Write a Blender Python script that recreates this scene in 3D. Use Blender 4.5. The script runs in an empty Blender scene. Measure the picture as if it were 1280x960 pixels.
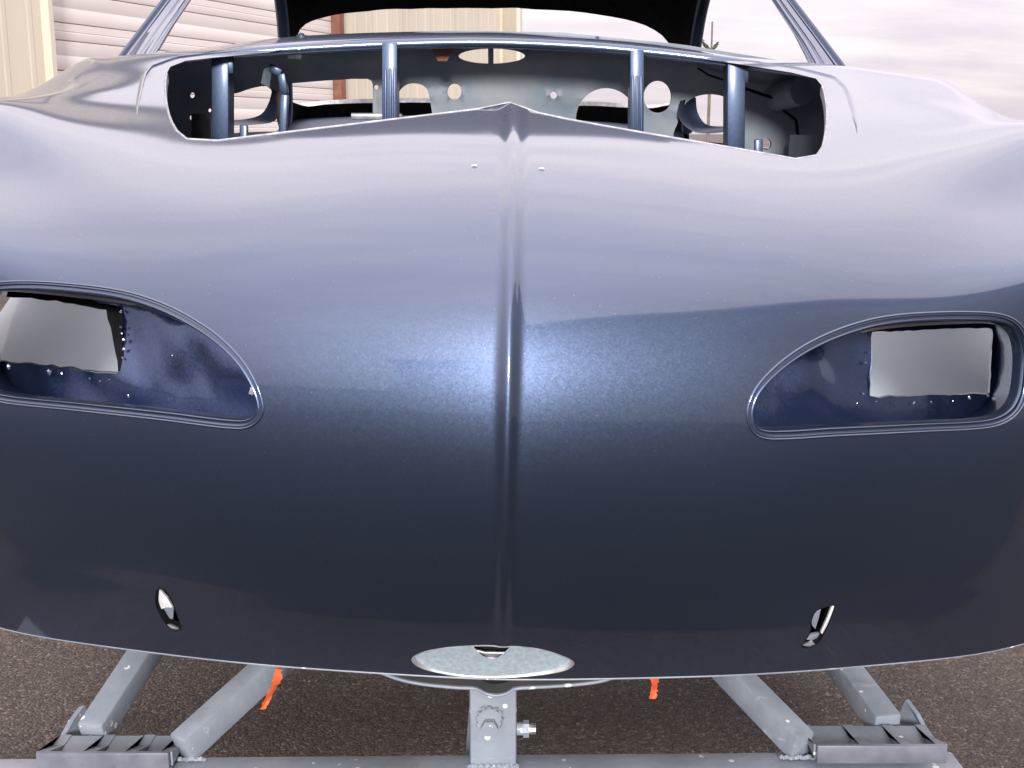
import bpy, bmesh, math, random
import numpy as np
from mathutils import Vector, Matrix
from mathutils.geometry import delaunay_2d_cdt

random.seed(7)
RNG = np.random.default_rng(7)
SC = bpy.context.scene
COL = SC.collection

# ---------------------------------------------------------------- camera
F = 1500.0                       # focal length in photo pixels (1280 wide)
CAMZ = 1.05                      # lens height above the yard
PITCH = math.atan((480 - 166) / F)
cam_d = bpy.data.cameras.new('camera')
cam = bpy.data.objects.new('camera', cam_d)
COL.objects.link(cam)
cam.location = (0, 0, CAMZ)
cam.rotation_euler = (math.pi / 2 - PITCH, 0, 0)
cam_d.sensor_width = 36.0
cam_d.lens = 36.0 * F / 1280.0
cam_d.clip_start = 0.02
cam_d.clip_end = 3000
SC.camera = cam

# ---------------------------------------------------------------- light
SUN_EL = math.radians(19)
SUN_AZ = math.radians(0)         # 0 = straight behind the camera, + = to the left
world = bpy.data.worlds.new('World')
SC.world = world
world.use_nodes = True
wn, wl = world.node_tree.nodes, world.node_tree.links
wn.clear()
w_out = wn.new('ShaderNodeOutputWorld')
w_bg = wn.new('ShaderNodeBackground')
w_bg.inputs['Strength'].default_value = 0.05
sky = wn.new('ShaderNodeTexSky')
sky.sky_type = 'NISHITA'
sky.sun_disc = False
sky.sun_elevation = SUN_EL
sky.sun_rotation = math.pi + SUN_AZ
tc = wn.new('ShaderNodeTexCoord')
sep = wn.new('ShaderNodeSeparateXYZ')
wl.new(tc.outputs['Generated'], sep.inputs[0])
zc = wn.new('ShaderNodeMath'); zc.operation = 'MAXIMUM'
wl.new(sep.outputs['Z'], zc.inputs[0]); zc.inputs[1].default_value = 0.0
zo = wn.new('ShaderNodeMath'); zo.operation = 'ADD'
wl.new(zc.outputs[0], zo.inputs[0]); zo.inputs[1].default_value = 0.22
dx = wn.new('ShaderNodeMath'); dx.operation = 'DIVIDE'
dy = wn.new('ShaderNodeMath'); dy.operation = 'DIVIDE'
wl.new(sep.outputs['X'], dx.inputs[0]); wl.new(zo.outputs[0], dx.inputs[1])
wl.new(sep.outputs['Y'], dy.inputs[0]); wl.new(zo.outputs[0], dy.inputs[1])
cmb = wn.new('ShaderNodeCombineXYZ')
wl.new(dx.outputs[0], cmb.inputs[0]); wl.new(dy.outputs[0], cmb.inputs[1])
wmap = wn.new('ShaderNodeMapping')
wmap.inputs['Scale'].default_value = (0.8, 1.9, 1.0)
wmap.inputs['Rotation'].default_value = (0, 0, math.radians(12))
wl.new(cmb.outputs[0], wmap.inputs[0])
cl = wn.new('ShaderNodeTexNoise')
cl.inputs['Scale'].default_value = 1.9
cl.inputs['Detail'].default_value = 7
cl.inputs['Roughness'].default_value = 0.6
wl.new(wmap.outputs[0], cl.inputs['Vector'])
ramp = wn.new('ShaderNodeValToRGB')
ramp.color_ramp.elements[0].position = 0.36
ramp.color_ramp.elements[0].color = (8.0, 7.2, 8.1, 1)
ramp.color_ramp.elements[1].position = 0.64
ramp.color_ramp.elements[1].color = (10.1, 9.2, 9.55, 1)
wl.new(cl.outputs['Fac'], ramp.inputs[0])
# an overcast sky is about twice as bright overhead as at the horizon
zr = wn.new('ShaderNodeMath'); zr.operation = 'MULTIPLY_ADD'
wl.new(zc.outputs[0], zr.inputs[0]); zr.inputs[1].default_value = 2.9; zr.inputs[2].default_value = 0.89
zm = wn.new('ShaderNodeVectorMath'); zm.operation = 'SCALE'
znm = wn.new('ShaderNodeMixRGB'); znm.blend_type = 'MULTIPLY'
wl.new(zc.outputs[0], znm.inputs[0]); wl.new(ramp.outputs[0], znm.inputs[1]); znm.inputs[2].default_value = (1.05, 1.04, 0.96, 1)
wl.new(znm.outputs[0], zm.inputs[0]); wl.new(zr.outputs[0], zm.inputs['Scale'])
wmix = wn.new('ShaderNodeMixRGB')
wmix.inputs[0].default_value = 0.93
wl.new(sky.outputs[0], wmix.inputs[1]); wl.new(zm.outputs[0], wmix.inputs[2])
wl.new(wmix.outputs[0], w_bg.inputs[0])
wl.new(w_bg.outputs[0], w_out.inputs[0])

sun_d = bpy.data.lights.new('flash_sun', 'SUN')  # low lamp straight behind the camera, standing in for its flash
sun_d.energy = 2.2
sun_d.angle = math.radians(10)
sun_d.color = (1.0, 0.985, 0.96)
flash_sun = bpy.data.objects.new('flash_sun', sun_d)
COL.objects.link(flash_sun)
sdir = Vector((-math.sin(SUN_AZ) * math.cos(SUN_EL), -math.cos(SUN_AZ) * math.cos(SUN_EL), math.sin(SUN_EL)))
flash_sun.rotation_euler = sdir.to_track_quat('Z', 'Y').to_euler()
flash_sun.location = (-3, -12, 9)

SC.view_settings.view_transform = 'Standard'
SC.view_settings.look = 'None'
SC.view_settings.exposure = 1.0
SC.view_settings.gamma = 1.0
SC.view_settings.use_curve_mapping = False
SC.cycles.max_bounces = 8
SC.cycles.sample_clamp_indirect = 6.0

# ---------------------------------------------------------------- materials
def new_mat(name):
    m = bpy.data.materials.new(name)
    m.use_nodes = True
    return m, m.node_tree.nodes, m.node_tree.links, m.node_tree.nodes['Principled BSDF']

def noise(n, l, scale, detail=4, rough=0.55, coord='Object', stretch=None):
    t = n.new('ShaderNodeTexCoord')
    x = n.new('ShaderNodeTexNoise')
    x.inputs['Scale'].default_value = scale
    x.inputs['Detail'].default_value = detail
    x.inputs['Roughness'].default_value = rough
    if stretch:
        mp = n.new('ShaderNodeMapping')
        mp.inputs['Scale'].default_value = stretch
        l.new(t.outputs[coord], mp.inputs[0]); l.new(mp.outputs[0], x.inputs['Vector'])
    else:
        l.new(t.outputs[coord], x.inputs['Vector'])
    return x

def ramp2(n, l, src, p0, c0, p1, c1):
    r = n.new('ShaderNodeValToRGB')
    r.color_ramp.elements[0].position = p0; r.color_ramp.elements[0].color = (*c0, 1)
    r.color_ramp.elements[1].position = p1; r.color_ramp.elements[1].color = (*c1, 1)
    l.new(src, r.inputs[0])
    return r

def bump(n, l, src, strength, dist, into):
    b = n.new('ShaderNodeBump')
    b.inputs['Strength'].default_value = strength
    b.inputs['Distance'].default_value = dist
    l.new(src, b.inputs['Height']); l.new(b.outputs[0], into)
    return b

def plain(name, c0, c1, rough=0.5, metal=0.0, scale=30, bump_s=0.0, bump_d=0.001, coat=0.0, spec=0.5, p=(0.35, 0.65), stretch=None):
    m, n, l, b = new_mat(name)
    x = noise(n, l, scale, stretch=stretch)
    r = ramp2(n, l, x.outputs['Fac'], p[0], c0, p[1], c1)
    l.new(r.outputs[0], b.inputs['Base Color'])
    b.inputs['Roughness'].default_value = rough
    b.inputs['Metallic'].default_value = metal
    b.inputs['Coat Weight'].default_value = coat
    b.inputs['Coat Roughness'].default_value = 0.05
    b.inputs['Specular IOR Level'].default_value = spec
    if bump_s:
        bump(n, l, x.outputs['Fac'], bump_s, bump_d, b.inputs['Normal'])
    return m

def paint(name, base, rough=0.40, coat=1.0, flake=0.30, coat_rough=0.03):
    """dark blue metallic car paint: flake layer under a clear coat"""
    m, n, l, b = new_mat(name)
    b.inputs['Metallic'].default_value = 0.92
    b.inputs['Roughness'].default_value = rough
    b.inputs['Coat Weight'].default_value = coat
    b.inputs['Coat Roughness'].default_value = coat_rough
    b.inputs['Coat IOR'].default_value = 1.55
    t = n.new('ShaderNodeTexCoord')
    v = n.new('ShaderNodeTexVoronoi')
    v.inputs['Scale'].default_value = 620
    l.new(t.outputs['Object'], v.inputs['Vector'])
    sub = n.new('ShaderNodeVectorMath'); sub.operation = 'SUBTRACT'
    l.new(v.outputs['Color'], sub.inputs[0]); sub.inputs[1].default_value = (0.5, 0.5, 0.5)
    sc_ = n.new('ShaderNodeVectorMath'); sc_.operation = 'SCALE'
    sc_.inputs['Scale'].default_value = flake
    l.new(sub.outputs[0], sc_.inputs[0])
    g = n.new('ShaderNodeNewGeometry')
    ad = n.new('ShaderNodeVectorMath'); ad.operation = 'ADD'
    l.new(g.outputs['Normal'], ad.inputs[0]); l.new(sc_.outputs[0], ad.inputs[1])
    nm = n.new('ShaderNodeVectorMath'); nm.operation = 'NORMALIZE'
    l.new(ad.outputs[0], nm.inputs[0]); l.new(nm.outputs[0], b.inputs['Normal'])
    # single bright flakes
    v2 = n.new('ShaderNodeTexVoronoi')
    v2.inputs['Scale'].default_value = 480
    l.new(t.outputs['Object'], v2.inputs['Vector'])
    sp = n.new('ShaderNodeSeparateXYZ')
    l.new(v2.outputs['Color'], sp.inputs[0])
    gt = n.new('ShaderNodeMath'); gt.operation = 'GREATER_THAN'; gt.inputs[1].default_value = 0.99
    l.new(sp.outputs[0], gt.inputs[0])
    ln = n.new('ShaderNodeMath'); ln.operation = 'LESS_THAN'; ln.inputs[1].default_value = 0.2
    l.new(v2.outputs['Distance'], ln.inputs[0])
    ml = n.new('ShaderNodeMath'); ml.operation = 'MULTIPLY'
    l.new(gt.outputs[0], ml.inputs[0]); l.new(ln.outputs[0], ml.inputs[1])
    mx = n.new('ShaderNodeMixRGB')
    l.new(ml.outputs[0], mx.inputs[0])
    mx.inputs[1].default_value = (*base, 1)
    mx.inputs[2].default_value = (min(1, base[0] * 1.7 + .1), min(1, base[1] * 1.7 + .1), min(1, base[2] * 1.7 + .1), 1)
    l.new(mx.outputs[0], b.inputs['Base Color'])
    # very slight waviness of the clear coat (fine orange peel)
    x = noise(n, l, 160, 2)
    bump(n, l, x.outputs['Fac'], 0.012, 0.001, b.inputs['Coat Normal'])
    return m

M_PAINT = paint('blue_metallic_paint', (0.060, 0.084, 0.146), rough=0.43, flake=0.05, coat_rough=0.06)
M_INNER = paint('blue_inner_paint', (0.045, 0.07, 0.155), rough=0.32, flake=0.12, coat=0.7, coat_rough=0.08)
M_STRUT = paint('strut_paint', (0.05, 0.07, 0.12), rough=0.5, flake=0.06, coat=0.3, coat_rough=0.2)
M_DASH = plain('grey_primer', (0.135, 0.17, 0.215), (0.225, 0.24, 0.26), rough=0.55, scale=11, bump_s=0.15, bump_d=0.003)
M_DARK = plain('dark_underbody', (0.012, 0.012, 0.013), (0.03, 0.028, 0.026), rough=0.8, scale=14)
M_BLACK = plain('black_lining', (0.004, 0.004, 0.004), (0.010, 0.010, 0.011), rough=0.95, scale=60, spec=0.1)
M_EDGE = plain('bare_edge', (0.36, 0.37, 0.39), (0.60, 0.61, 0.63), rough=0.35, metal=0.6, scale=60)
M_GREYEDGE = plain('filed_edge', (0.24, 0.25, 0.28), (0.42, 0.43, 0.46), rough=0.4, metal=0.4, scale=70)
M_PLATE = plain('galvanised_plate', (0.38, 0.455, 0.515), (0.50, 0.575, 0.63), rough=0.36, metal=0.3, scale=220, bump_s=0.5, bump_d=0.0015)
M_CHROME = plain('bright_metal', (0.75, 0.76, 0.80), (0.9, 0.9, 0.93), rough=0.22, metal=0.8, scale=80)
M_PRIMER = plain('pale_primer', (0.60, 0.68, 0.77), (0.66, 0.73, 0.81), rough=0.4, scale=6, coat=0.4)
M_WELD = plain('weld_metal', (0.16, 0.20, 0.34), (0.55, 0.60, 0.72), rough=0.25, metal=0.85, scale=160, bump_s=0.8, bump_d=0.002)
M_TAPE = plain('orange_ribbon', (0.78, 0.085, 0.02), (0.85, 0.16, 0.055), rough=0.6, scale=50)
M_RUST = plain('rust_trim', (0.14, 0.055, 0.035), (0.22, 0.085, 0.055), rough=0.8, scale=8)
M_CREAM = plain('cream_cladding', (0.50, 0.455, 0.37), (0.56, 0.51, 0.42), rough=0.55, scale=1.4, stretch=(1, 1, 0.35))
M_TRIM = plain('tan_trim', (0.46, 0.40, 0.29), (0.52, 0.46, 0.34), rough=0.6, scale=2)
M_SLAT = plain('door_slat_paint', (0.58, 0.53, 0.51), (0.63, 0.58, 0.56), rough=0.5, scale=2.2, stretch=(0.4, 0.4, 1.5))
M_ROOF = plain('roof_sheet', (0.30, 0.30, 0.29), (0.38, 0.37, 0.36), rough=0.6, scale=1.0)
M_GREYWALL = plain('grey_cladding', (0.36, 0.37, 0.39), (0.43, 0.44, 0.46), rough=0.7, scale=0.8)
M_DOORGREY = plain('grey_door', (0.46, 0.46, 0.46), (0.54, 0.54, 0.54), rough=0.6, scale=1.5)
M_LEAF = plain('leaf_green', (0.018, 0.030, 0.014), (0.05, 0.07, 0.03), rough=0.7, scale=3)
M_BARK = plain('pole_wood', (0.10, 0.085, 0.07), (0.16, 0.14, 0.12), rough=0.85, scale=4)
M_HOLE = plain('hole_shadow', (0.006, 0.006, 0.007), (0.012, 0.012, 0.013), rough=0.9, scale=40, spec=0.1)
M_WHITE = plain('bright_white', (0.80, 0.80, 0.80), (0.9, 0.9, 0.9), rough=0.4, scale=40)  # on the bracket tongues this white stands for flash-lit metal

def steel_paint():
    """blue-grey dolly paint with chips, scuffs and dust"""
    m, n, l, b = new_mat('dolly_paint')
    x = noise(n, l, 14, 6)
    r = ramp2(n, l, x.outputs['Fac'], 0.35, (0.22, 0.25, 0.30), 0.70, (0.32, 0.35, 0.40))
    t = n.new('ShaderNodeTexCoord')
    v = n.new('ShaderNodeTexVoronoi'); v.inputs['Scale'].default_value = 55
    l.new(t.outputs['Object'], v.inputs['Vector'])
    x2 = noise(n, l, 21, 3)
    th = n.new('ShaderNodeMath'); th.operation = 'MULTIPLY'
    gt = n.new('ShaderNodeMath'); gt.operation = 'GREATER_THAN'; gt.inputs[1].default_value = 0.55
    l.new(x2.outputs['Fac'], gt.inputs[0])
    lt = n.new('ShaderNodeMath'); lt.operation = 'LESS_THAN'; lt.inputs[1].default_value = 0.22
    l.new(v.outputs['Distance'], lt.inputs[0])
    l.new(gt.outputs[0], th.inputs[0]); l.new(lt.outputs[0], th.inputs[1])
    mx = n.new('ShaderNodeMixRGB')
    l.new(th.outputs[0], mx.inputs[0]); l.new(r.outputs[0], mx.inputs[1])
    mx.inputs[2].default_value = (0.75, 0.76, 0.78, 1)
    gr = noise(n, l, 5.5, 9, 0.68)
    grm = ramp2(n, l, gr.outputs['Fac'], 0.52, (0, 0, 0), 0.78, (.8, .8, .8))
    mg = n.new('ShaderNodeMixRGB'); mg.inputs[2].default_value = (0.13, 0.115, 0.105, 1)
    l.new(grm.outputs[0], mg.inputs[0]); l.new(mx.outputs[0], mg.inputs[1])
    sc2 = noise(n, l, 60, 5, 0.7, stretch=(0.12, 1, 1))
    scm = ramp2(n, l, sc2.outputs['Fac'], 0.62, (0, 0, 0), 0.70, (0.6, 0.6, 0.6))
    mx = n.new('ShaderNodeMixRGB'); mx.inputs[2].default_value = (0.50, 0.52, 0.55, 1)
    l.new(scm.outputs[0], mx.inputs[0]); l.new(mg.outputs[0], mx.inputs[1])
    l.new(mx.outputs[0], b.inputs['Base Color'])
    b.inputs['Roughness'].default_value = 0.42
    x3 = noise(n, l, 90, 5)
    bump(n, l, x3.outputs['Fac'], 0.35, 0.002, b.inputs['Normal'])
    return m
M_STEEL = steel_paint()
M_STEELDARK = plain('dark_dolly_paint', (0.12, 0.125, 0.16), (0.19, 0.195, 0.23), rough=0.35, scale=25, bump_s=0.2, bump_d=0.002)

def ground_mat():
    m, n, l, b = new_mat('gravel_asphalt')
    t = n.new('ShaderNodeTexCoord')
    v = n.new('ShaderNodeTexVoronoi'); v.inputs['Scale'].default_value = 185
    l.new(t.outputs['Object'], v.inputs['Vector'])
    sp = n.new('ShaderNodeSeparateXYZ'); l.new(v.outputs['Color'], sp.inputs[0])
    r = n.new('ShaderNodeValToRGB')
    cr = r.color_ramp
    cr.elements[0].position = 0.0; cr.elements[0].color = (0.062, 0.053, 0.049, 1)
    cr.elements[1].position = 1.0; cr.elements[1].color = (0.21, 0.18, 0.16, 1)
    e = cr.elements.new(0.6); e.color = (0.102, 0.087, 0.080, 1)
    e = cr.elements.new(0.9); e.color = (0.13, 0.110, 0.098, 1)
    l.new(sp.outputs[0], r.inputs[0])
    big = noise(n, l, 0.9, 5)
    rb = ramp2(n, l, big.outputs['Fac'], 0.3, (0.55, 0.55, 0.57), 0.7, (1.3, 1.26, 1.22))
    mu = n.new('ShaderNodeMixRGB'); mu.blend_type = 'MULTIPLY'; mu.inputs[0].default_value = 1
    l.new(r.outputs[0], mu.inputs[1]); l.new(rb.outputs[0], mu.inputs[2])
    fine = noise(n, l, 240, 4)
    rf = ramp2(n, l, fine.outputs['Fac'], 0.3, (0.55, 0.55, 0.55), 0.7, (1.35, 1.33, 1.3))
    mu2 = n.new('ShaderNodeMixRGB'); mu2.blend_type = 'MULTIPLY'; mu2.inputs[0].default_value = 1
    l.new(mu.outputs[0], mu2.inputs[1]); l.new(rf.outputs[0], mu2.inputs[2])
    l.new(mu2.outputs[0], b.inputs['Base Color'])
    b.inputs['Roughness'].default_value = 0.9
    b.inputs['Specular IOR Level'].default_value = 0.25
    inv = n.new('ShaderNodeMath'); inv.operation = 'SUBTRACT'; inv.inputs[0].default_value = 1.0
    l.new(v.outputs['Distance'], inv.inputs[1])
    bump(n, l, inv.outputs[0], 0.7, 0.005, b.inputs['Normal'])
    return m
M_GROUND = ground_mat()

# ---------------------------------------------------------------- scene helpers
def tag(o, label=None, cat=None, group=None, kind=None):
    if label: o['label'] = label
    if cat: o['category'] = cat
    if group: o['group'] = group
    if kind: o['kind'] = kind
    return o

def empty(name, loc, rot=(0, 0, 0)):
    o = bpy.data.objects.new(name, None)
    COL.objects.link(o)
    o.location = loc; o.rotation_euler = rot
    o.empty_display_size = 0.1
    return o

def link_mesh(name, verts, faces, mat, parent=None, smooth=True, angle=35, normals=None):
    me = bpy.data.meshes.new(name)
    me.from_pydata([tuple(map(float, v)) for v in verts], [], [tuple(map(int, f)) for f in faces])
    me.materials.append(mat)
    if smooth:
        me.polygons.foreach_set('use_smooth', [True] * len(me.polygons))
        if normals is None:
            bm = bmesh.new(); bm.from_mesh(me)
            ca = math.radians(angle)
            for e in bm.edges:
                if len(e.link_faces) == 2 and e.calc_face_angle(0) > ca:
                    e.smooth = False
            bm.to_mesh(me); bm.free()
    if normals is not None:
        me.normals_split_custom_set_from_vertices([tuple(map(float, q)) for q in normals])
    me.update()
    o = bpy.data.objects.new(name, me)
    COL.objects.link(o)
    if parent: o.parent = parent
    return o

class MB:
    """collects shapes into one mesh"""
    def __init__(s): s.v = []; s.f = []
    def add(s, verts, faces):
        k = len(s.v)
        s.v += [tuple(map(float, p)) for p in verts]
        s.f += [tuple(int(i) + k for i in f) for f in faces]
        return s
    def box(s, c, size, rot=None, bev=0.0):
        hx, hy, hz = [q / 2 for q in size]
        bm = bmesh.new()
        bmesh.ops.create_cube(bm, size=1)
        for v in bm.verts: v.co = Vector((v.co.x * size[0], v.co.y * size[1], v.co.z * size[2]))
        if bev: bmesh.ops.bevel(bm, geom=list(bm.edges), offset=bev, segments=2, profile=0.5, affect='EDGES')
        R = rot if rot is not None else Matrix.Identity(3)
        bm.verts.index_update()
        s.add([R @ v.co + Vector(c) for v in bm.verts], [[v.index for v in f.verts] for f in bm.faces])
        bm.free()
        return s
    def beam(s, p, q, w, h, up=(0, 0, 1), bev=0.003):
        """square bar from p to q, w across, h along up"""
        p, q, up = Vector(p), Vector(q), Vector(up)
        y = (q - p); L = y.length; y.normalize()
        x = y.cross(up).normalized(); z = x.cross(y)
        R = Matrix((x, y, z)).transposed()
        return s.box((p + q) / 2, (w, L, h), R, bev)
    def sweep(s, path, section, frames, closed_sec=False, closed_path=False, cap=False):
        """section [(a,b)], frames [(A,B)] per path point: point = p + a*A + b*B"""
        n, k = len(path), len(section)
        V = []
        for p, (A, B) in zip(path, frames):
            for a, b in section: V.append(np.asarray(p) + a * np.asarray(A) + b * np.asarray(B))
        Fc = []
        for i in range(n if closed_path else n - 1):
            for j in range(k if closed_sec else k - 1):
                Fc.append((i * k + j, i * k + (j + 1) % k, ((i + 1) % n) * k + (j + 1) % k, ((i + 1) % n) * k + j))
        if cap and closed_sec and not closed_path:
            Fc.append(list(range(k))[::-1]); Fc.append([(n - 1) * k + j for j in range(k)])
        return s.add(V, Fc)
    def tube(s, path, r, seg=10, closed=False, cap=True, up=(0, 0, 1)):
        path = [Vector(p) for p in path]; n = len(path)
        fr = []
        for i in range(n):
            t = (path[(i + 1) % n] - path[i - 1]) if closed else (path[min(i + 1, n - 1)] - path[max(i - 1, 0)])
            t.normalize()
            u = Vector(up)
            if abs(t.dot(u)) > 0.95: u = Vector((1, 0, 0))
            A = t.cross(u).normalized(); B = A.cross(t)
            fr.append((A, B))
        rr = r if hasattr(r, '__len__') else (r, r)
        sec = [(rr[0] * math.cos(2 * math.pi * j / seg), rr[1] * math.sin(2 * math.pi * j / seg)) for j in range(seg)]
        return s.sweep(path, sec, fr, True, closed, cap)
    def cyl(s, p, q, r, seg=16):
        return s.tube([p, q], r, seg)
    def blob(s, c, r, sub=1, jit=0.25):
        bm = bmesh.new(); bmesh.ops.create_icosphere(bm, subdivisions=sub, radius=1)
        bm.verts.index_update()
        rr = r if hasattr(r, '__len__') else (r, r, r)
        s.add([Vector(c) + Vector((v.co.x * rr[0], v.co.y * rr[1], v.co.z * rr[2])) * (1 + random.uniform(-jit, jit)) for v in bm.verts],
              [[v.index for v in f.verts] for f in bm.faces])
        bm.free(); return s
    def build(s, name, mat, parent=None, smooth=True, angle=35, recalc=True):
        me_v, me_f = s.v, s.f
        o = link_mesh(name, me_v, me_f, mat, parent, False)
        bm = bmesh.new(); bm.from_mesh(o.data)
        if recalc: bmesh.ops.recalc_face_normals(bm, faces=bm.faces)
        ca = math.radians(angle)
        if smooth:
            for f in bm.faces: f.smooth = True
            for e in bm.edges:
                if len(e.link_faces) == 2 and e.calc_face_angle(0) > ca: e.smooth = False
        bm.to_mesh(o.data); bm.free()
        return o

# ---------------------------------------------------------------- the car's own frame
# car geometry is drawn in a level frame whose heights count from lens height; the shell sits 1.3 degrees askew on its dolly
ROLL = math.radians(1.3)
ROOT = np.array((-0.022, 1.7, 0.0))
REF = np.array((0.0, 1.7, -CAMZ))
RM = np.array(Matrix.Rotation(ROLL, 3, 'Y'))
CPOS = np.array((0, 0, CAMZ))
FW = np.array((0, math.cos(PITCH), -math.sin(PITCH)))
UPV = np.array((0, math.sin(PITCH), math.cos(PITCH)))
def to_local(p): return np.asarray(p, float) - REF
def to_world(p): return (np.asarray(p, float) - REF) @ RM.T + ROOT
def project(p):
    d = to_world(p) - CPOS
    w = d @ FW
    return np.stack([640 + F * d[..., 0] / w, 480 - F * (d @ UPV) / w], -1)
def ray_world(px, py):
    return FW + np.array((1.0, 0, 0)) * ((px - 640) / F) + UPV * ((480 - py) / F)
CAM_D = (CPOS - ROOT) @ RM + REF
def ray(px, py): return ray_world(px, py) @ RM
def atY(px, py, Y):
    r = ray(px, py); return CAM_D + r * ((Y - CAM_D[1]) / r[1])
def atZ(px, py, Z):
    r = ray(px, py); return CAM_D + r * ((Z - CAM_D[2]) / r[2])
def w_atY(px, py, Y):
    r = ray_world(px, py); return CPOS + r * (Y / r[1])
def w_atZ(px, py, Z):
    r = ray_world(px, py); return CPOS + r * ((Z - CAMZ) / r[2])

car = empty('car_shell', tuple(ROOT), (0, ROLL, 0))
tag(car, 'dark blue metallic bare car body shell without bonnet or glass, on the steel dolly', 'car')
def cpart(mb, name, mat, parent=None, **k):
    if parent is None or parent is car:
        mb.v = [tuple(to_local(p)) for p in mb.v]; return mb.build(name, mat, car, **k)
    mb.v = [tuple(to_local(p)) for p in mb.v]; return mb.build(name, mat, parent, **k)

# ---- the nose: an interpolating spline surface over stations across (u) and along (v)
def spline_basis(t, n):
    A = np.zeros((n, n)); B = np.zeros((n, n))
    A[0, 0] = A[-1, -1] = 1
    for i in range(1, n - 1):
        A[i, i - 1], A[i, i], A[i, i + 1] = 1, 4, 1
        B[i, i - 1], B[i, i], B[i, i + 1] = 6, -12, 6
    D = np.linalg.solve(A, B)
    t = np.clip(np.asarray(t, float), 0, n - 1)
    i = np.minimum(t.astype(int), n - 2)
    a = (t - i)[:, None]; b = 1 - a
    I = np.eye(n)
    return b * I[i] + a * I[i + 1] + ((b**3 - b) * D[i] + (a**3 - a) * D[i + 1]) / 6

XS = np.array([0, .15, .30, .45, .58, .68, .76, .80])
ROWS = []
def row(Y0, dY, Z, X=None):
    ROWS.append((np.array(X if X is not None else XS, float), Y0 + np.array(dY, float), np.array(Z, float)))
row(1.240, [0, .006, .022, .050, .085, .135, .24, .58], [-.604, -.603, -.602, -.600, -.598, -.592, -.575, -.53], [0, .15, .30, .45, .58, .69, .79, .83])
row(1.165, [0, .009, .032, .074, .120, .19, .31, .62], [-.500, -.500, -.499, -.498, -.497, -.493, -.480, -.45], [0, .15, .30, .45, .58, .69, .79, .83])
row(1.116, [0, .011, .038, .088, .145, .22, .35, .64], [-.400, -.400, -.400, -.399, -.398, -.395, -.39, -.37], [0, .15, .30, .45, .58, .69, .785, .825])
row(1.092, [0, .012, .043, .100, .160, .245, .39, .66], [-.300, -.300, -.300, -.300, -.299, -.297, -.295, -.29], [0, .15, .30, .45, .58, .69, .78, .82])
row(1.106, [0, .012, .045, .103, .158, .24, .41, .66], [-.203, -.204, -.206, -.21, -.20, -.195, -.21, -.24], [0, .15, .30, .45, .58, .685, .77, .81])
row(1.165, [0, .011, .040, .088, .118, .18, .36, .62], [-.113, -.117, -.127, -.14, -.130, -.125, -.18, -.215])
row(1.285, [0, .005, .022, .070, .135, .18, .30, .52], [-.051, -.058, -.072, -.082, -.070, -.052, -.110, -.19], [0, .15, .30, .46, .60, .70, .77, .80])
row(1.450, [0, 0, .004, .030, .080, .11, .18, .40], [-.010, -.016, -.030, -.036, -.014, .008, -.05, -.175], [0, .15, .30, .46, .61, .71, .78, .805])
row(1.650, [0, 0, 0, .01, .04, .05, .07, .25], [.027, .022, .006, .000, .010, .022, -.025, -.165], [0, .15, .30, .45, .60, .70, .78, .81])
row(1.820, [0, 0, 0, 0, 0, .0, .02, .16], [.065, .060, .047, .036, .036, .036, .0, -.155])
row(1.980, [0, 0, 0, -.01, -.02, -.02, 0, .10], [.100, .097, .088, .078, .070, .064, .03, -.14])
row(2.140, [0, 0, -.01, -.03, -.05, -.06, -.03, .01], [.135, .133, .125, .115, .104, .092, .055, -.12], [0, .15, .30, .45, .58, .69, .77, .81])
row(2.240, [0, -.005, -.02, -.045, -.07, -.07, -.03, .0], [.138, .136, .128, .120, .112, .100, .068, -.11], [0, .15, .30, .45, .58, .70, .78, .82])
row(2.310, [0, -.005, -.02, -.045, -.06, -.05, -.01, .03], [.148, .146, .138, .128, .118, .103, .07, -.10], [0, .15, .30, .45, .58, .70, .78, .82])
NU, NV = 15, len(ROWS)
NET = np.zeros((NU, NV, 3))
for j, (X, Yv, Z) in enumerate(ROWS):
    for i in range(8):
        z = Z[i] + 0.0068 * Yv[i]
        NET[7 + i, j] = (X[i], Yv[i], z)
        NET[7 - i, j] = (-X[i], Yv[i], z)

def base(u, v):
    Bu = spline_basis(np.asarray(u) + 7, NU); Bv = spline_basis(v, NV)
    P = np.einsum('ni,nj,ijk->nk', Bu, Bv, NET)
    # the nose is slightly prow-shaped: the two halves meet at an angle along the crease
    P[:, 1] += np.interp(v, [0, 1, 5.5, 8.5], [.3, 1, 1, 0]) * .0090 * np.tanh(np.sqrt(P[:, 0]**2 + .006**2) / .15)
    return P
def base_n(u, v):
    e = 0.01
    du = base(u + e, v) - base(u - e, v); dv = base(u, v + e) - base(u, v - e)
    n = np.cross(du, dv)
    return n / np.linalg.norm(n, axis=1, keepdims=True)

def ridge(x, v):
    sg = np.interp(v, [0.6, 2.5, 4.5, 6.5, 8.4], [.0050, .0050, .0054, .0082, .0130])
    am = np.interp(v, [0.35, 1.2, 4.0, 7.0, 8.4, 9.0, 9.6], [0.0, .0050, .0052, .0056, .0066, .0066, .0])
    q = np.abs(x) / sg
    return am * np.exp(-0.5 * q**2.2)

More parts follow.
